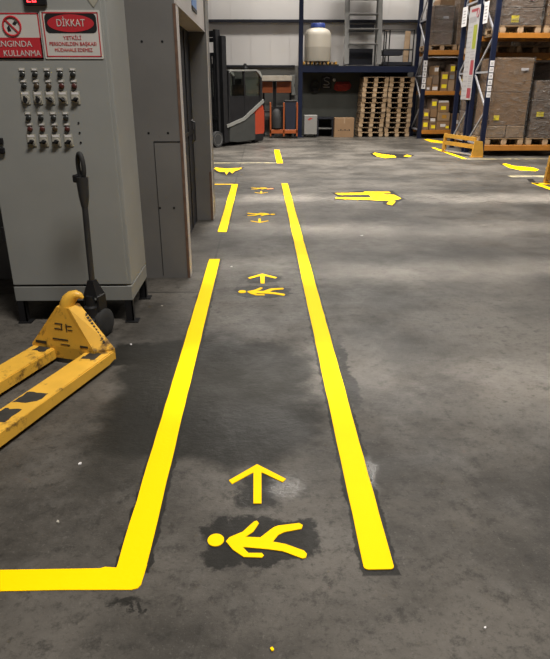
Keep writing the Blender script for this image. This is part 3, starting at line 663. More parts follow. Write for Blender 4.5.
# cab: pillars, roof, glass
roofp = [(.02, 1.78), (-.04, 1.86), (-1.10, 1.885), (-1.26, 1.84), (-1.36, 1.70), (-1.30, 1.68), (-1.2, 1.78), (-1.08, 1.845), (-.06, 1.82)]
q = MB()
for s_ in (-1, 1): q.prism(roofp, s_ * .48 - .035, s_ * .48 + .035, 'y')
q.box(-1.1, -.04, -.48, .48, 1.83, 1.865); q.build('overhead_guard', M['fork_trim'], FK)
for s_ in (-1, 1):
    q = MB(); q.bar((.05, s_ * .47, .5), (.0, s_ * .47, 1.83), .07, .07); q.bar((-.62, s_ * .47, .62), (-.60, s_ * .47, 1.85), .05, .045); q.bar((-1.30, s_ * .47, 1.0), (-1.30, s_ * .47, 1.74), .08, .06)
    q.bar((.03, s_ * .47, 1.22), (-1.3, s_ * .47, 1.22), .03, .03)
    q.build('cab_pillar', M['black'], FK)
    dp = MB().prism([(.03, .52), (.02, 1.2), (-1.28, 1.2), (-1.3, 1.05), (-.7, .70)], s_ * .475 - .012, s_ * .475 + .012, 'y').build('door_panel', M['black'], FK)
    MB().prism([(.0, 1.24), (-.01, 1.80), (-1.05, 1.83), (-1.2, 1.75), (-1.27, 1.66), (-1.27, 1.24)], s_ * .485 - .004, s_ * .485 + .004, 'y').build('side_window', M['glass'], FK)
MB().box(-1.31, -1.30, -.42, .42, 1.1, 1.7).build('rear_window', M['glass'], FK)
q = MB(); q.box(-.95, -.45, -.24, .24, .7, .95, .04, 2); q.box(-1.02, -.88, -.23, .23, .9, 1.52, .05, 2); q.box(-1.02, -.92, -.13, .13, 1.5, 1.66, .03, 2); q.build('seat', M['rubber'], FK, True)
q = MB(); q.tube([(-.28 + .05 * math.cos(a), .15 * math.sin(a), 1.12 + .14 * math.cos(a) * .6) for a in [2 * PI * k / 20 for k in range(20)]], .014, 8, True); q.tube([(-.1, 0, .6), (-.28, 0, 1.12)], .03, 8); q.build('steering_wheel', M['black'], FK, True)
for x, r, w_ in ((-1.15, .17, .14),):
    for s_ in (-1, 1):
        yy = s_ * .38
        wh = MB().lathe([(r * .55, -w_ / 2), (r * .9, -w_ / 2), (r, -w_ / 2 + .03), (r, w_ / 2 - .03), (r * .9, w_ / 2), (r * .55, w_ / 2)], (x, yy, r), 'y', 28).build('wheel', M['rubber'], FK, True)
        MB().lathe([(.05, s_ * (w_ / 2 - .01)), (r * .5, s_ * (w_ / 2 + .002)), (r * .58, s_ * (w_ / 2 + .006)), (r * .58, s_ * (w_ / 2 - .02)), (.05, s_ * (w_ / 2 - .03))], (x, yy, r), 'y', 24).build('wheel_rim', M['fork_trim'], wh, True)
q = MB(); q.lathe([(.0, 0), (.055, .02), (.06, .06), (.04, .09)], (-1.42, .36, 1.52), 'x', 14); q.tube([(-1.30, .36, 1.52), (-1.42, .36, 1.52)], .02, 8); q.build('work_lamp', M['black'], FK, True)
lp = MB().lathe([(.0, -.012), (.05, -.008), (.055, .0)], (-1.425, .36, 1.52), 'x', 14).build('lamp_lens', M['lamp'], FK, True); lp['label'] = 'lit amber lamp'
q = MB(); q.lathe([(.06, 1.90), (.06, 1.93), (.045, 1.95), (.045, 2.02), (.02, 2.04)], (-1.0, .2, 0), 'z', 14); q.build('beacon', M['black'], FK, True)

# ------------------------------------------------------------------ orange bench and trolley by the back wall
ob = thing('packing_bench', 'orange workbench with cream canopy at the back wall, behind the orange trolley', 'workbench', (0.5, 20.0, 0))
q = MB()
for x in (-.42, .42): q.box(x - .03, x + .03, .15, .21, 0, 1.6); q.box(x - .03, x + .03, -.25, -.19, 0, .72)
q.build('frame', M['black'], ob)
MB().box(-.48, .44, -.3, .25, 1.62, 1.77, .01).build('canopy', M['cream'], ob)
MB().box(-.46, -.14, -.05, .0, 1.28, 1.61, .008).build('orange_panel', M['m_orange'], ob); MB().box(-.02, .43, -.05, .0, 1.28, 1.61, .008).build('orange_panel', M['m_orange'], ob)
MB().box(-.13, -.03, .02, .06, .75, 1.61).build('back_upright', M['black'], ob)
MB().box(-.46, .46, -.28, .22, .72, .77, .005).build('bench_top', M['black'], ob)
tr = thing('stillage_trolley', 'low orange steel trolley with three thin uprights, right of the forklift', 'trolley', (0.68, 19.35, 0))
q = MB(); q.box(-.42, .42, -.25, .25, .14, .25, .006); q.build('deck', M['m_orange'], tr)
for x in (-.40, .0, .40): MB().box(x - .022, x + .022, -.25, -.205, .06, 1.02, .004).build('upright', M['m_orange'], tr)
for x in (-.40, .40): MB().box(x - .022, x + .022, .2, .245, .06, 1.02, .004).build('upright', M['m_orange'], tr)
for x in (-.36, .36):
    for y in (-.18, .18): MB().lathe([(.02, -.015), (.055, -.015), (.055, .015), (.02, .015)], (x + .03, y, .055), 'y', 14).build('castor', M['rubber'], tr, True)
MB().box(-.42, .42, -.03, 0.0, .25, .9).build('mesh_divider', M['black'], tr)
bb = thing('plastic_bin', 'dark blue upright bin standing on the right half of the orange trolley', 'bin', (0.88, 19.22, .25))
MB().hull([(x * k, y * k, z) for k, z in ((.14, 0), (.17, .8)) for x in (-1, 1) for y in (-.55, .55)]).build('bin_body', M['bluebin'], bb)
MB().box(-.185, .185, -.105, .105, .78, .83, .01).build('bin_rim', M['black'], bb)
tag(MB().lathe([(.1, 0), (.15, .05), (.16, .3), (.13, .5), (.07, .58), (.0, .6)], (0.46, 19.21, .25), 'z', 16).build('sack', M['rubber'], smooth=True), 'black sack standing on the left half of the orange trolley', 'sack')
eb = thing('electrical_box', 'grey electrical box on the back wall beside the blue column', 'electrical box', (0.99, 20.34, 1.2))
MB().box(-.09, .09, -.05, .1, 0, .6, .006).build('box_body', M['wall_low'], eb); MB().box(-.08, .08, -.058, -.05, .02, .58, .003).build('box_door', M['cab_trim'], eb); MB().box(.05, .065, -.068, -.058, .26, .34).build('latch', M['black'], eb)
col = MB()
col.box(1.13, 1.25, 19.52, 19.545, 0, 8.4); col.box(1.13, 1.25, 19.70, 19.725, 0, 8.4); col.box(1.18, 1.20, 19.545, 19.70, 0, 8.4)
col = struct(col.build('steel_column', M['navy'])); MB().box(1.05, 1.30, 19.47, 19.77, 0, .02).build('base_plate', M['navy'], col)

# ------------------------------------------------------------------ raised shelf along the back wall
sh = thing('storage_shelf', 'long navy steel shelf along the back wall, right of the blue column', 'shelf', (2.95, 19.95, 0))
MB().box(-1.703, 1.73, -.42, -.37, 1.86, 2.03).build('front_beam', M['navy'], sh); MB().box(-1.68, 1.65, .33, .40, 1.86, 2.03).build('rear_beam', M['navy'], sh)
MB().box(-1.68, 1.65, -.37, .33, 1.99, 2.03).build('deck', M['girt'], sh)
M['back'] = mat('under_shelf_shade', (0.05, 0.051, 0.045), 0.75, var=0.15, nscale=2, spec=0.15)
MB().box(1.29, 4.6, 20.36, 20.44, 0, 1.99).build('shelf_shade_panel', M['back'], wb)  # added panel; the shade under the shelf is put into its dark colour
# tank on its tray
ty = thing('tank_tray', 'slatted yellow and black tray under the white tank on the shelf', 'tray', (1.72, 19.9, 2.03))
MB().box(-.46, .62, -.3, .3, .0, .05).build('tray_base', M['black'], ty)
for k in range(9): MB().box(-.45 + k * .12, -.40 + k * .12, -.31, .31, .05, .12, .004).build('slat', M['wood'] if k % 2 else M['guard'], ty)
tk = thing('water_tank', 'large milky white plastic tank with blue lid on the shelf', 'tank', (1.71, 19.88, 2.15))
MB().lathe([(.36, 0), (.395, .02), (.40, .06), (.40, .72), (.385, .80), (.32, .875), (.23, .915), (.20, .92), (.20, .95)], (0, 0, 0), 'z', 40).build('tank_body', M['tank'], tk, True)
lid = MB().lathe([(.205, .93), (.215, .94), (.215, 1.03), (.20, 1.05), (.0, 1.06)], (0, 0, 0), 'z', 32).build('lid', M['lidblue'], tk, True); lid['label'] = 'blue screw lid'
# platform ladder
ld = thing('platform_ladder', 'tall grey step ladder standing on the shelf behind the pallet stacks', 'ladder', (3.06, 19.85, 2.03))
for x in (-.50, .47):
    MB().bar((x, -.28, .05), (x, .22, 2.6), .14, .06).build('stile', M['alu'], ld)
    MB().bar((x * .96, .36, 0), (x * .9, .24, 2.6), .05, .05).build('rear_leg', M['alu'], ld)
for k in range(6):
    z = .22 + .40 * k; y = -.28 + .5 * z / 2.6
    MB().box(-.45, .42, y - .12, y + .10, z + .36, z + .40, .004).build('step', M['alu'], ld)
for z0, z1 in ((.05, .50), (.96, 1.16)):
    MB().box(-.40, .36, .22, .235, z0, z1).build('kick_panel', M['girt'], ld)
# low frame with board
hf = thing('handrail_frame', 'low black tubular frame on the shelf, right of the grey ladder', 'frame', (4.12, 19.9, 2.03))
q = MB()
for y in (-.28, .25):
    q.tube([(-.46, y, 0.02), (-.46, y, .98), (.42, y, .98), (.42, y, 0.02)], .022, 8); q.tube([(-.46, y, .45), (.42, y, .45)], .02, 8); q.tube([(-.30, y, .02), (-.30, y, .98)], .018, 8)
for x in (-.46, .42): q.tube([(x, -.28, .98), (x, .25, .98)], .02, 8); q.tube([(x, -.28, .03), (x, .25, .03)], .02, 8)
q.build('tube_frame', M['black'], hf, True)
MB().box(-.46, .12, -.30, .26, .30, .42, .006).build('mid_shelf', M['girt'], hf); MB().box(-.44, .42, -.26, .24, .03, .12, .004).build('base_tray', M['girt'], hf)
pk = MB().bar((.27, .0, .12), (.31, .06, .97), .16, .05).build('leaning_plank', M['card2'], None); pk.location = hf.location; tag(pk, 'pale brown plank upright inside the black frame on the shelf', 'plank')

# things below the shelf
wc = thing('white_cabinet', 'small white box cabinet on the floor beneath the shelf beside the blue column', 'cabinet', (1.52, 19.62, 0))
MB().box(-.2, .2, -.14, .2, .08, .65, .008).build('cabinet_body', M['white'], wc); MB().box(-.19, .19, -.152, -.14, .09, .64, .004).build('door', M['white'], wc)
for x in (-.16, .16):
    for y in (-.1, .16): MB().box(x - .02, x + .02, y - .02, y + .02, 0, .08).build('foot', M['black'], wc)
MB().prism([(-.1, .52), (-.02, .58), (.07, .56), (-.05, .50)], -.1535, -.152, 'y').build('red_sticker', M['rag'], wc)
bk = thing('low_bench', 'low dark bench beneath the shelf between white cabinet and cardboard box', 'bench', (1.98, 20.02, 0))
MB().box(-.24, .28, -.3, .3, .52, .57, .004).build('bench_top', M['girt'], bk); MB().box(-.22, .26, -.22, .26, .22, .26, .004).build('lower_board', M['wall_low'], bk)
for x in (-.21, .25):
    for y in (-.26, .26): MB().box(x - .02, x + .02, y - .02, y + .02, 0, .52).build('leg', M['girt'], bk)

def carton(label, x0, x1, y0, y1, z0, z1, m='card', sticker=None, group=None, name='cardboard_box', cat='box', tape=True, top=None):
    cx, cy = (x0 + x1) / 2, (y0 + y1) / 2
    t = thing(name, label, cat, (cx, cy, z0), random.uniform(-.03, .03), group)
    hx, hy, hz = (x1 - x0) / 2, (y1 - y0) / 2, z1 - z0
    MB().box(-hx, hx, -hy, hy, 0, hz, .004).build('carton', M[m], t)
    if tape:
        q = MB(); q.box(-.02, .02, -hy - .001, -hy, hz * .72, hz); q.box(-.02, .02, -hy - .001, hy, hz, hz + .001); q.build('packing_tape', M['card2'] if m != 'card2' else M['card3'], t)
    for i, s_ in enumerate(sticker or []):
        sx, sz, sw, shh, sm = s_
        MB().box(sx * hx - sw / 2, sx * hx + sw / 2, -hy - .002, -hy, sz * hz - shh / 2, sz * hz + shh / 2).build('sticker', M[sm], t)
    if top: MB().box(-hx * .9, hx * .9, -hy * .9, hy * .9, hz, hz + .05, .006).build('lid_board', M[top], t)
    return t
t = carton('brown cardboard box with dark print, on the floor left of the pallet stacks', 2.26, 2.86, 19.45, 19.95, 0, .57, 'card')
q = MB()
for k in range(6): q.box(-.19 + k * .065, -.145 + k * .065, -.252, -.25, .2, .215 + .02 * (k % 2))
q.build('print_strip', M['ink'], t)
hc = thing('coiled_hose', 'black coiled hose hanging on the dark wall under the shelf', 'hose', (1.70, 20.342, 1.47))
for r, dy in ((.155, -.03), (.13, -.05)):
    MB().tube([(r * .85 * math.cos(a), dy, r * 1.15 * math.sin(a)) for a in [2 * PI * k / 28 for k in range(28)]], .028, 8, True).build('hose_coil', M['rubber'], hc, True)
MB().tube([(0, .018, .2), (0, -.08, .2), (0, -.09, .23)], .012, 8).build('hook', M['black'], hc)
MB().box(-.09, .1, -.06, -.01, -.17, -.02, .03, 2).build('nozzle', M['rubber'], hc)
nb = thing('notice_board', 'dark framed board with grey S-shaped curve on the wall under the shelf', 'notice', (2.06, 20.352, 1.40))
MB().box(-.16, .16, -.02, .008, 0, .37, .006).build('board', M['black'], nb)
MB().tube([(.09, -.026, .31), (.0, -.026, .335), (-.085, -.026, .29), (-.06, -.026, .24), (.05, -.026, .2), (.09, -.026, .15), (.02, -.026, .105), (-.09, -.026, .12)], .014, 8).build('painted_curve', M['greyink'], nb, True)
MB().box(-.1, .1, -.022, -.02, .03, .06).build('caption_strip', M['greyink'], nb)
rg = thing('red_cloth', 'red cloth bundle hanging on the dark wall under the shelf', 'cloth', (2.57, 20.342, 1.33))
MB().hull([(-.28, 0, .06), (-.26, 0, .2), (-.2, 0, .27), (0, 0, .22), (.2, 0, .28), (.28, 0, .18), (.24, 0, .06), (.1, 0, 0), (-.18, 0, .0), (-.2, -.07, .2), (.18, -.08, .2), (.12, -.1, .05), (-.15, -.09, .05)]).build('cloth_body', M['rag'], rg)
MB().tube([(0, .018, .27), (0, -.05, .26)], .01, 8).build('hook', M['black'], rg)
lt = thing('wall_lamp', 'small pale lamp on the wall above the red cloth, under the shelf', 'lamp', (2.3, 20.36, 1.66))
MB().lathe([(.05, 0), (.05, -.02), (.035, -.05), (.0, -.06)], (0, 0, 0), 'y', 14).build('lamp_dome', M['wall'], lt, True)

# ------------------------------------------------------------------ pallets
def make_pallet(name, label, w_, d_, woods, group):
    t = thing(name, label, 'pallet', (0, 0, 0), 0, group)
    q = MB(); n = 6
    for k in range(n):
        y = -d_ / 2 + k * (d_ - .1) / (n - 1); q.box(-w_ / 2, w_ / 2, y, y + .1, .122, .144, .002)
    for x in (-w_ / 2 + .05, 0, w_ / 2 - .05): q.box(x - .05, x + .05, -d_ / 2, d_ / 2, .10, .122)
    q.build('top_deck', woods[0], t)
    for x in (-w_ / 2 + .06, 0, w_ / 2 - .06):
        for y in (-d_ / 2 + .07, 0, d_ / 2 - .07): MB().box(x - .06, x + .06, y - .07, y + .07, .022, .10, .002).build('block', woods[1], t)
        MB().box(x - .05, x + .05, -d_ / 2, d_ / 2, 0, .022, .002).build('bottom_runner', woods[2], t)
    return t
ORD = ['bottom', 'second from the bottom', 'third from the bottom', 'fourth from the bottom', 'fifth from the bottom', 'sixth from the bottom',
       'sixth from the top', 'fifth from the top', 'fourth from the top', 'third from the top', 'second from the top', 'top']
protoA = make_pallet('wooden_pallet', '', .76, .78, (M['wood'], M['wood_pale'], M['wood_dark']), 'stacked empty pallets')
protoB = make_pallet('wooden_pallet', '', .76, .78, (M['wood_dark'], M['wood'], M['wood']), 'stacked empty pallets')
usedA = usedB = False
for side, x0 in (('left', 3.44), ('right', 4.255)):
    for k in range(12):
        useA = random.random() < .55
        if useA: o = protoA if not usedA else copy_tree(protoA); usedA = True
        else: o = protoB if not usedB else copy_tree(protoB); usedB = True
        lean = (k - 5) * .008 if side == 'left' else (k - 6) * .006
        o.location = (x0 + lean + random.uniform(-.012, .012), 19.97 + random.uniform(-.02, .02), k * .1445)
        o.rotation_euler.z = random.uniform(-.015, .015)
        o['label'] = 'weathered wooden pallet, %s of the %s stack under the shelf' % (ORD[k], side)
rp = make_pallet('wooden_pallet', '', .86, .95, (M['wood'], M['wood_pale'], M['wood']), 'pallets on the racks')
rp_used = False
def rack_pallet(x, y, z, label):
    global rp_used
    o = rp if not rp_used else copy_tree(rp); rp_used = True
    if y < 17: x -= .08
    o.location = (x, y, z); o['label'] = label; return o

# ------------------------------------------------------------------ racks
def rack(label, x_posts, y0, y1, height, levels, loc_labels=None, post_w=.10):
    t = thing('pallet_rack', label, 'rack', (x_posts[0], y0, 0))
    ox, oy = x_posts[0], y0
    for x in x_posts:
        lx = x - ox
        for y in (y0, y1):
            ly = y - oy; q = MB(); hw = post_w / 2
            q.box(lx - hw, lx + hw, ly - .035, ly - .028, 0, height); q.box(lx - hw, lx - hw + .007, ly - .028, ly + .035, 0, height); q.box(lx + hw - .007, lx + hw, ly - .028, ly + .035, 0, height)
            q.box(lx - .08, lx + .08, ly - .06, ly + .06, 0, .01); q.build('upright_post', M['navy'], t)
        n = int(height / .75); a, b = .035, (y1 - y0) - .035
        for k in range(n):
            z = .25 + k * .75
            MB().bar((lx, a, z), (lx, b, z + (.70 if k % 2 else .0)), .03, .04).build('brace', M['brace'], t)
            if k % 2 == 0: MB().bar((lx, b, z + .02), (lx, a, z + .72), .03, .04).build('brace', M['brace'], t)
    for (z0, z1) in levels:
        for xa, xb in zip(x_posts, x_posts[1:]):
            for y in (y0, y1):
                q = MB(); sgn = -1 if y == y0 else 1
                q.box(xa - ox + .05, xb - ox - .05, y - oy - .03, y - oy + .025, z0, z1, .004); q.build('beam', M['orange'], t)
            q = MB()
            for k in range(9):
                xx = xa - ox + .15 + k * (xb - xa - .3) / 8
                q.box(xx - .06, xx + .06, .03, y1 - y0 - .03, z1 - .03, z1 - .012)
            q.build('deck_bars', M['wood_dark'], t)
    return t
RA = rack('front navy pallet rack with orange beams carrying tall wrapped boxes, nearest on the right', [4.91, 7.75], 13.85, 14.85, 5.2, [(.13, .25), (2.40, 2.50)])
RB = rack('second navy rack row standing back to back behind the front rack', [4.91, 7.75], 15.05, 16.05, 5.2, [(.13, .25), (2.06, 2.18), (3.3, 3.42)])
RC = rack('far navy pallet rack against the back wall holding small cartons', [4.77, 7.4, 10.1], 18.95, 20.0, 5.2, [(.135, .25), (1.23, 1.34), (2.31, 2.435)], post_w=.12)
for k in range(6):   # location labels on the posts
    o = MB().box(-.045, .045, -.037, -.0352, 1.24 + k * .125, 1.345 + k * .125).build('location_label', M['paper'], RA)
    q = MB(); q.box(-.022, -.006, -.0382, -.037, 1.265 + k * .125, 1.315 + k * .125); q.box(.004, .022, -.0382, -.037, 1.265 + k * .125, 1.315 + k * .125); q.build('label_digits', M['greyink'], o)
for k in range(5):
    o = MB().box(-.055, .055, -.037, -.0352, 1.40 + k * .155, 1.54 + k * .155).build('location_label', M['paper'], RC)
    MB().box(-.02, .02, -.0382, -.037, 1.44 + k * .155, 1.5 + k * .155).build('label_digits', M['greyink'], o)

# tall rule board hung on the rack ends, facing the aisle (-X)
bd = thing('rule_board', 'tall white rule board with red and lime blocks on the rack ends', 'sign', (4.825, 15.10, 1.17))
bd.scale = (1, .85, .985)
bd.rotation_euler = (0, 0, math.radians(3))
MB().box(0, .015, -.36, .36, 0, 2.0, .003).build('board', M['board'], bd)
def bp(name, m, y0, y1, z0, z1): return MB().box(-.0015, 0, y0, y1, z0, z1).build(name, M[m], bd)
# viewed from -X the near (right-hand) side is -Y
bp('lime_block', 'lime', -.31, -.06, 1.10, 1.60); bp('red_block', 'rose', -.33, -.10, .55, .86); bp('red_block', 'rose', -.33, -.06, .04, .26)
bp('red_heading', 'rose', -.20, .22, 1.88, 1.94); bp('grey_heading', 'greyink', -.2, .3, 1.66, 1.78)
MB().tube([(-.001, -.26 + .07 * math.cos(a), 1.84 + .09 * math.sin(a)) for a in [2 * PI * k / 24 for k in range(24)]], .012, 6, True).build('red_ring', M['rose'], bd)
q = MB()
for k in range(15):
    z = .08 + k * .105
    for s_ in range(3): q.box(-.0015, 0, .05 + s_ * .1, .12 + s_ * .1 - .02 * ((k + s_) % 2), z, z + .03)
for k in range(3):
    for s_ in range(3): q.box(-.0015, 0, -.3 + s_ * .1, -.23 + s_ * .1, .90 + k * .065, .925 + k * .065)
for k in range(5):
    q.box(-.0015, 0, -.32 + (k % 2) * .04, -.06, .30 + k * .05, .32 + k * .05)
q.build('text_lines', M['greyink'], bd)
def end_sign(label, y, z, w_, h_):
    t = thing('bay_sign', label, 'sign', (4.835, y, z)); MB().box(0, .012, -w_ / 2, w_ / 2, 0, h_, .002).build('plate', M['paper'], t)
    q = MB()
    for k in range(5): q.box(-.0015, 0, -w_ * .3, w_ * .3 - .03 * (k % 2), h_ * (.15 + .15 * k), h_ * (.2 + .15 * k))
    q.build('text_lines', M['greyink'], t)
end_sign('small white bay sign on the rack end, left of the tall rule board', 15.86, 2.78, .34, .42)
end_sign('small white bay sign on the front rack end, right of the tall rule board', 14.38, 2.72, .26, .42)

# amber end guards
def make_guard(label, x, y):
    t = thing('rack_guard', label, 'guard', (x, y, 0))
    # far end at local (0, 1.1), near end at (0.33, 0)
    a, b = Vector((0.0, 1.12, 0)), Vector((.34, -.06, 0))
    for z in (.38, .22): MB().bar(a + Vector((0, 0, z)), b + Vector((0, 0, z)), .04, .085).build('rail', M['guard'], t)
    MB().bar(a + Vector((.02, 0, .04)), b + Vector((.02, 0, .04)), .05, .03).build('base_rail', M['brace'], t)
    MB().hull([(-.05, 1.08, 0), (.05, 1.08, 0), (-.02, 1.08, .43), (.04, 1.08, .43), (-.05, 1.15, 0), (.05, 1.15, 0), (-.02, 1.15, .43), (.04, 1.15, .43)]).build('end_plate', M['guard'], t)
    MB().hull([(.27, -.10, 0), (.54, -.10, 0), (.32, -.10, .36), (.49, -.10, .34), (.27, -.05, 0), (.54, -.05, 0), (.32, -.05, .36), (.49, -.05, .34)]).build('end_plate', M['guard'], t)
    MB().box(.25, .52, -.14, -.02, 0, .012).build('foot_plate', M['guard'], t)
    return t
make_guard('low amber slatted guard protecting the end of the front rack', 4.38, 13.78)
g2 = make_guard('nearer amber guard cut off by the right edge of the photo', 4.63, 8.72)

# ------------------------------------------------------------------ goods on the racks
def wrapped_load(label, x0, x1, y0, y1, z0, z1, m='card', strong=False, base=0.0, sticker=None, lump=0.0, caps=None, seed=0, split=1):
    rnd = random.Random(seed)
    if y0 < 17: x0 -= .08; x1 -= .08
    t = thing('wrapped_load', label, 'wrapped goods', ((x0 + x1) / 2, (y0 + y1) / 2, z0)); hx, hy, hz = (x1 - x0) / 2, (y1 - y0) / 2, z1 - z0
    zb = 0
    if base:
        for sx in (-1, 0):
            MB().box(sx * hx + .006, (sx + 1) * hx - .006, -hy, hy, 0, base, .02, 2).build('carton', M['card2'], t)
        zb = base
    for i in range(split):
        a = zb + (hz - zb) * i / split; b = zb + (hz - zb) * (i + 1) / split
        MB().box(-hx + rnd.uniform(0, .015), hx - rnd.uniform(0, .015), -hy + .004, hy - .004, a, b - .004, .012, 2).build('carton', M[m], t)
    for s_ in sticker or []:
        sx, sz, sw, shh, sm = s_
        MB().box(sx * hx - sw / 2, sx * hx + sw / 2, -hy - .012, -hy - .01, sz * hz - shh / 2, sz * hz + shh / 2).build('sticker', M[sm], t)
    for c in caps or []:
        MB().box(*c[:6], .02, 2).build('top_item', M[c[6]], t)
    # film shell
    t_ = bmesh.new(); nx, nz = 7, 9
    def shell(u, v):   # around the perimeter
        per = [(-hx, -hy), (hx, -hy), (hx, hy), (-hx, hy)]
        k = int(u) % 4; f = u - int(u); p0, p1 = per[k], per[(k + 1) % 4]
        return ((p0[0] + (p1[0] - p0[0]) * f) * (1 + .012 / hx), (p0[1] + (p1[1] - p0[1]) * f) * (1 + .012 / hy), v * (hz + .008) + .0)
    rows = []
    for j in range(nz + 1):
        row = []
        for i in range(4 * nx):
            p_ = shell(i / nx, j / nz); d_ = rnd.uniform(0, .008 + lump)
            row.append(t_.verts.new((p_[0] * (1 + d_), p_[1] * (1 + d_), p_[2])))
        rows.append(row)
    for A, B in zip(rows, rows[1:]):
        for i in range(4 * nx): t_.faces.new((A[i], A[(i + 1) % (4 * nx)], B[(i + 1) % (4 * nx)], B[i]))
    t_.faces.new(rows[-1])
    me = MB(); me._add(t_); me.build('stretch_wrap', M['film_strong' if strong else 'film'], t, True)
    return t
A0, A1 = 13.88, 14.82
rack_pallet(5.49, 14.35, .25, 'wooden pallet under the tall brown wrapped box on the front rack')
rack_pallet(6.42, 14.35, .25, 'wooden pallet under the lower grey-brown load on the front rack, right')
wrapped_load('tall brown wrapped box with round yellow sticker on the front rack', 5.09, 5.92, A0, A1, .396, 2.03, 'card', base=.26,
             sticker=[(-.62, .26, .12, .10, 'ylabel'), (.55, .86, .16, .05, 'paper')], seed=1, split=2)
wrapped_load('lower grey-brown wrapped load with yellow label, right of the tall wrapped box', 6.02, 6.86, A0, A1, .396, 1.58, 'card3', strong=True,
             sticker=[(-.55, .42, .16, .10, 'ylabel'), (.1, .9, .25, .06, 'rag')], seed=2, split=3, lump=.02)
rack_pallet(5.52, 14.35, 2.50, 'wooden pallet on the upper beam of the front rack, at its left end')
rack_pallet(6.45, 14.35, 2.50, 'wooden pallet on the upper beam of the front rack, right of the first')
wrapped_load('shiny wrapped load with yellow label and red tag, upper left of the front rack', 5.10, 5.94, A0, A1, 2.646, 3.3, 'card3', strong=True,
             sticker=[(-.35, .18, .16, .13, 'ylabel'), (.35, .78, .12, .10, 'red')], seed=3, split=2, lump=.03)
wrapped_load('brown wrapped load on the upper beam at the right edge of the front rack', 6.03, 6.87, A0, A1, 2.646, 3.4, 'card', seed=4, split=2)
rack_pallet(5.47, 15.55, 2.18, 'wooden pallet on the second rack row, seen above the tall brown box')
rack_pallet(6.40, 15.55, 2.18, 'wooden pallet on the second rack row, right of the first one there')
wrapped_load('low white wrapped load on the second rack row above the tall brown box', 5.07, 5.85, 15.1, 16.0, 2.326, 2.55, 'wood_pale', strong=True, seed=5)
wrapped_load('low pale wrapped load on the second rack row at the right', 6.02, 6.8, 15.1, 16.0, 2.326, 2.56, 'wood_pale', strong=True, seed=6)
rack_pallet(5.5, 15.55, .25, 'wooden pallet at floor level of the second rack row')
wrapped_load('dark brown wrapped load at floor level on the second rack row', 5.09, 5.92, 15.1, 16.0, .396, 1.95, 'card3', seed=7, split=3)
rack_pallet(6.45, 15.55, .25, 'wooden pallet at floor level of the second rack row, right side')
wrapped_load('dark wrapped load on the second rack row behind the lower grey-brown load', 6.02, 6.86, 15.1, 16.0, .396, 1.98, 'card3', seed=17, split=3)
rack_pallet(5.5, 15.55, 3.42, 'wooden pallet on the top beam of the second rack row')
wrapped_load('brown wrapped load on the top beam of the second rack row', 5.09, 5.92, 15.1, 16.0, 3.566, 4.3, 'card', seed=8, split=2)
rack_pallet(5.24, 19.48, 2.435, 'wooden pallet under the wrapped box on the far rack')
wrapped_load('wrapped grey-brown box on the upper beam of the far rack beneath an opened carton', 4.92, 5.50, 19.0, 19.9, 2.581, 3.58, 'card3', strong=False,
             sticker=[(.2, .70, .16, .06, 'paper')], seed=9, split=3)
carton('small carton with pale lid on top of the wrapped box, far rack', 5.08, 5.50, 19.1, 19.8, 3.595, 3.74, 'card', top='wood_pale')
rack_pallet(6.14, 19.48, 2.435, 'wooden pallet on the far rack behind the second rack row')
wrapped_load('brown load on the far rack hidden behind the second rack row', 5.62, 6.4, 19.0, 19.9, 2.581, 3.95, 'card', seed=10)
wrapped_load('dark wrapped load on the far rack behind the gap right of the tall wrapped box', 6.2, 7.25, 19.0, 19.9, 1.34, 2.25, 'card3', seed=21, split=2)
wrapped_load('dark wrapped load at the far right of the far rack', 7.5, 8.6, 19.0, 19.9, 1.34, 2.25, 'card3', seed=22, split=2)
wrapped_load('added wrapped load darkening the space behind the small cartons on the middle shelf, far rack', 4.88, 6.1, 19.6, 19.93, 1.34, 2.26, 'card3', seed=23, split=2)  # added in place of the shadow inside the rack
wrapped_load('added wrapped load darkening the space behind the small cartons on the bottom shelf, far rack', 4.88, 6.1, 19.6, 19.93, .25, 1.18, 'card3', seed=24, split=2)  # likewise added, for the inner shadow of the bottom shelf
CG = 'cartons on the far rack'
Yc0, Yc1 = 18.97, 19.55
lo = .25; up = 1.34
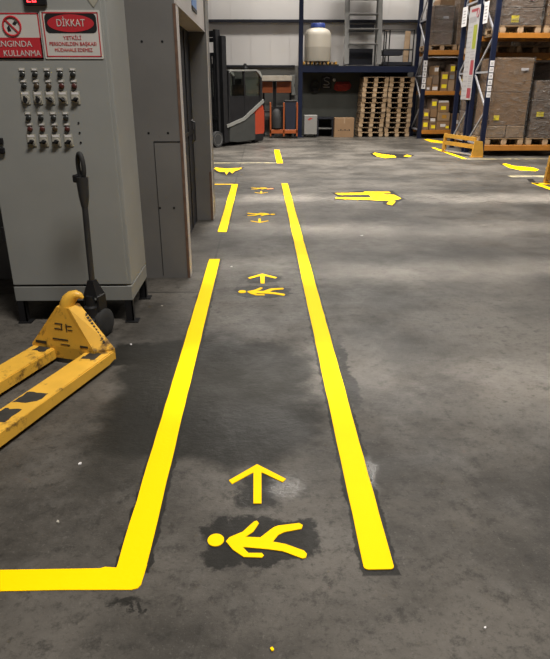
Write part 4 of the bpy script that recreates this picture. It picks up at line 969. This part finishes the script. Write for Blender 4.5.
C = [
 ('carton with yellow label at the left end of the bottom shelf, far rack', 4.78, 4.99, lo, .54, 'card', [(.1, .5, .13, .12, 'ylabel')]),
 ('carton with yellow label on top of the leftmost bottom-shelf carton, far rack', 4.79, 4.98, .545, .83, 'card3', [(.0, .5, .12, .10, 'ylabel')]),
 ('low carton with yellow label, second column of the bottom shelf, far rack', 5.01, 5.20, lo, .43, 'card', [(.2, .5, .12, .09, 'ylabel')]),
 ('pale-labelled carton, second up in the second column of the bottom shelf', 5.01, 5.20, .435, .60, 'card3', [(.0, .6, .14, .08, 'paper')]),
 ('plain brown carton, third up in the second column of the bottom shelf', 5.01, 5.20, .605, .85, 'card', []),
 ('topmost carton with yellow corner, second column of the bottom shelf', 5.02, 5.19, .855, 1.12, 'card3', [(-.1, .5, .13, .12, 'ylabel')]),
 ('wide carton with pale label at the bottom of the third column, far rack', 5.22, 5.62, lo, .50, 'card', [(.0, .5, .16, .08, 'paper'), (.7, .3, .1, .07, 'ylabel')]),
 ('wide brown carton second up in the third column, far rack', 5.23, 5.60, .505, .74, 'card2', [(.1, .5, .14, .1, 'guard')]),
 ('carton with yellow label and white lid atop the third column, far rack', 5.23, 5.56, .745, 1.02, 'card', [(.0, .45, .15, .1, 'ylabel')]),
 ('small carton at the left end of the middle shelf, far rack', 4.79, 4.95, up, 1.48, 'card3', [(.0, .5, .08, .06, 'paper')]),
 ('small brown carton stacked at the left end of the middle shelf, far rack', 4.80, 4.96, 1.485, 1.70, 'card', []),
 ('pale-labelled carton low in the middle shelf second column, far rack', 4.98, 5.17, up, 1.52, 'card', [(.0, .4, .15, .09, 'paper')]),
 ('grey-brown carton mid way up the middle shelf second column, far rack', 4.99, 5.16, 1.525, 1.77, 'card3', []),
 ('carton with white label topping the middle shelf second column, far rack', 5.0, 5.15, 1.775, 2.02, 'card', [(.0, .6, .11, .1, 'paper')]),
 ('tall carton with two yellow labels on the middle shelf, far rack', 5.24, 5.44, up, 1.86, 'card', [(.0, .75, .15, .12, 'ylabel'), (.0, .25, .15, .1, 'ylabel')]),
 ('brown carton right of the tall yellow-labelled one, middle shelf, far rack', 5.46, 5.64, up, 1.64, 'card2', []),
 ('small white-fronted carton on the right of the middle shelf, far rack', 5.47, 5.63, 1.645, 1.80, 'card', [(.0, .5, .13, .11, 'white')]),
 ('yellow-labelled carton at the top right of the middle shelf, far rack', 5.46, 5.62, 1.805, 2.06, 'card3', [(.1, .55, .12, .14, 'ylabel')]),
 ('brown carton far right of the bottom shelf, behind the rack uprights', 5.66, 6.05, lo, .70, 'card', [(.0, .5, .12, .1, 'paper')]),
 ('brown carton far right of the middle shelf, behind the rack uprights', 5.68, 6.05, up, 1.9, 'card3', [(-.3, .5, .12, .1, 'ylabel')]),
]
for lab, x0, x1, z0, z1, m, st in C:
    carton(lab, x0 + .06, x1 + .06, Yc0 + random.uniform(0, .04), Yc1, z0, z1, m, st, CG, top='paper' if 'white lid' in lab else None, tape=False)

# ------------------------------------------------------------------ lamps and light
def lamp(x, y, z, sx, sy, power, spread=170, col=(1.0, .95, .88), fixture=True):
    ld_ = bpy.data.lights.new('bay_or_added_light', 'AREA'); ld_.shape = 'RECTANGLE'; ld_.size = sx; ld_.size_y = sy; ld_.energy = power; ld_.color = col
    ld_.spread = math.radians(spread)
    o = bpy.data.objects.new('bay_or_added_light', ld_); COL.objects.link(o); o.location = (x, y, z)
    return o
lamp(0.75, 12.3, 7.4, 1.2, .35, 420, 130)
lamp(4.0, 11.8, 7.4, 1.6, .35, 420, 130)
lamp(1.6, 0.9, 7.4, 3.0, .8, 520, 150)
lamp(0.2, 18.9, 7.6, 2.4, .3, 300)
lamp(4.2, 18.7, 7.6, 2.4, .3, 300)
lamp(1.8, 15.2, 7.4, 2.4, .35, 230, 95)  # added to brighten the far floor
lamp(6.6, 11.6, 7.4, 1.6, .35, 260, 150)
for y, p_ in ((2.9, 14), (4.95, 20), (6.5, 26), (8.45, 38)):  # added narrow strips, laying bright bands on the floor between rack shadows
    lamp(2.5, y, 6.6, 6.0, .10, p_, 9)

W = bpy.data.worlds.new('World'); scene.world = W; W.use_nodes = True
bgn = W.node_tree.nodes['Background']; bgn.inputs['Color'].default_value = (0.9, 0.93, 1.0, 1); bgn.inputs['Strength'].default_value = 0.05

# ------------------------------------------------------------------ camera
cd = bpy.data.cameras.new('camera'); cam = bpy.data.objects.new('camera', cd); COL.objects.link(cam)
cam.location = (0, 0, 1.45); cam.rotation_euler = (math.radians(90 - 22.007), 0, math.radians(-1.24))
cd.sensor_fit = 'HORIZONTAL'; cd.sensor_width = 36; cd.lens = 600 / 550 * 36; cd.clip_start = .05
scene.camera = cam
vs = scene.view_settings
scene.display_settings.display_device = 'sRGB'
vs.view_transform = 'Standard'; vs.look = 'None'; vs.gamma = 1; vs.use_curve_mapping = False; vs.exposure = 0.22
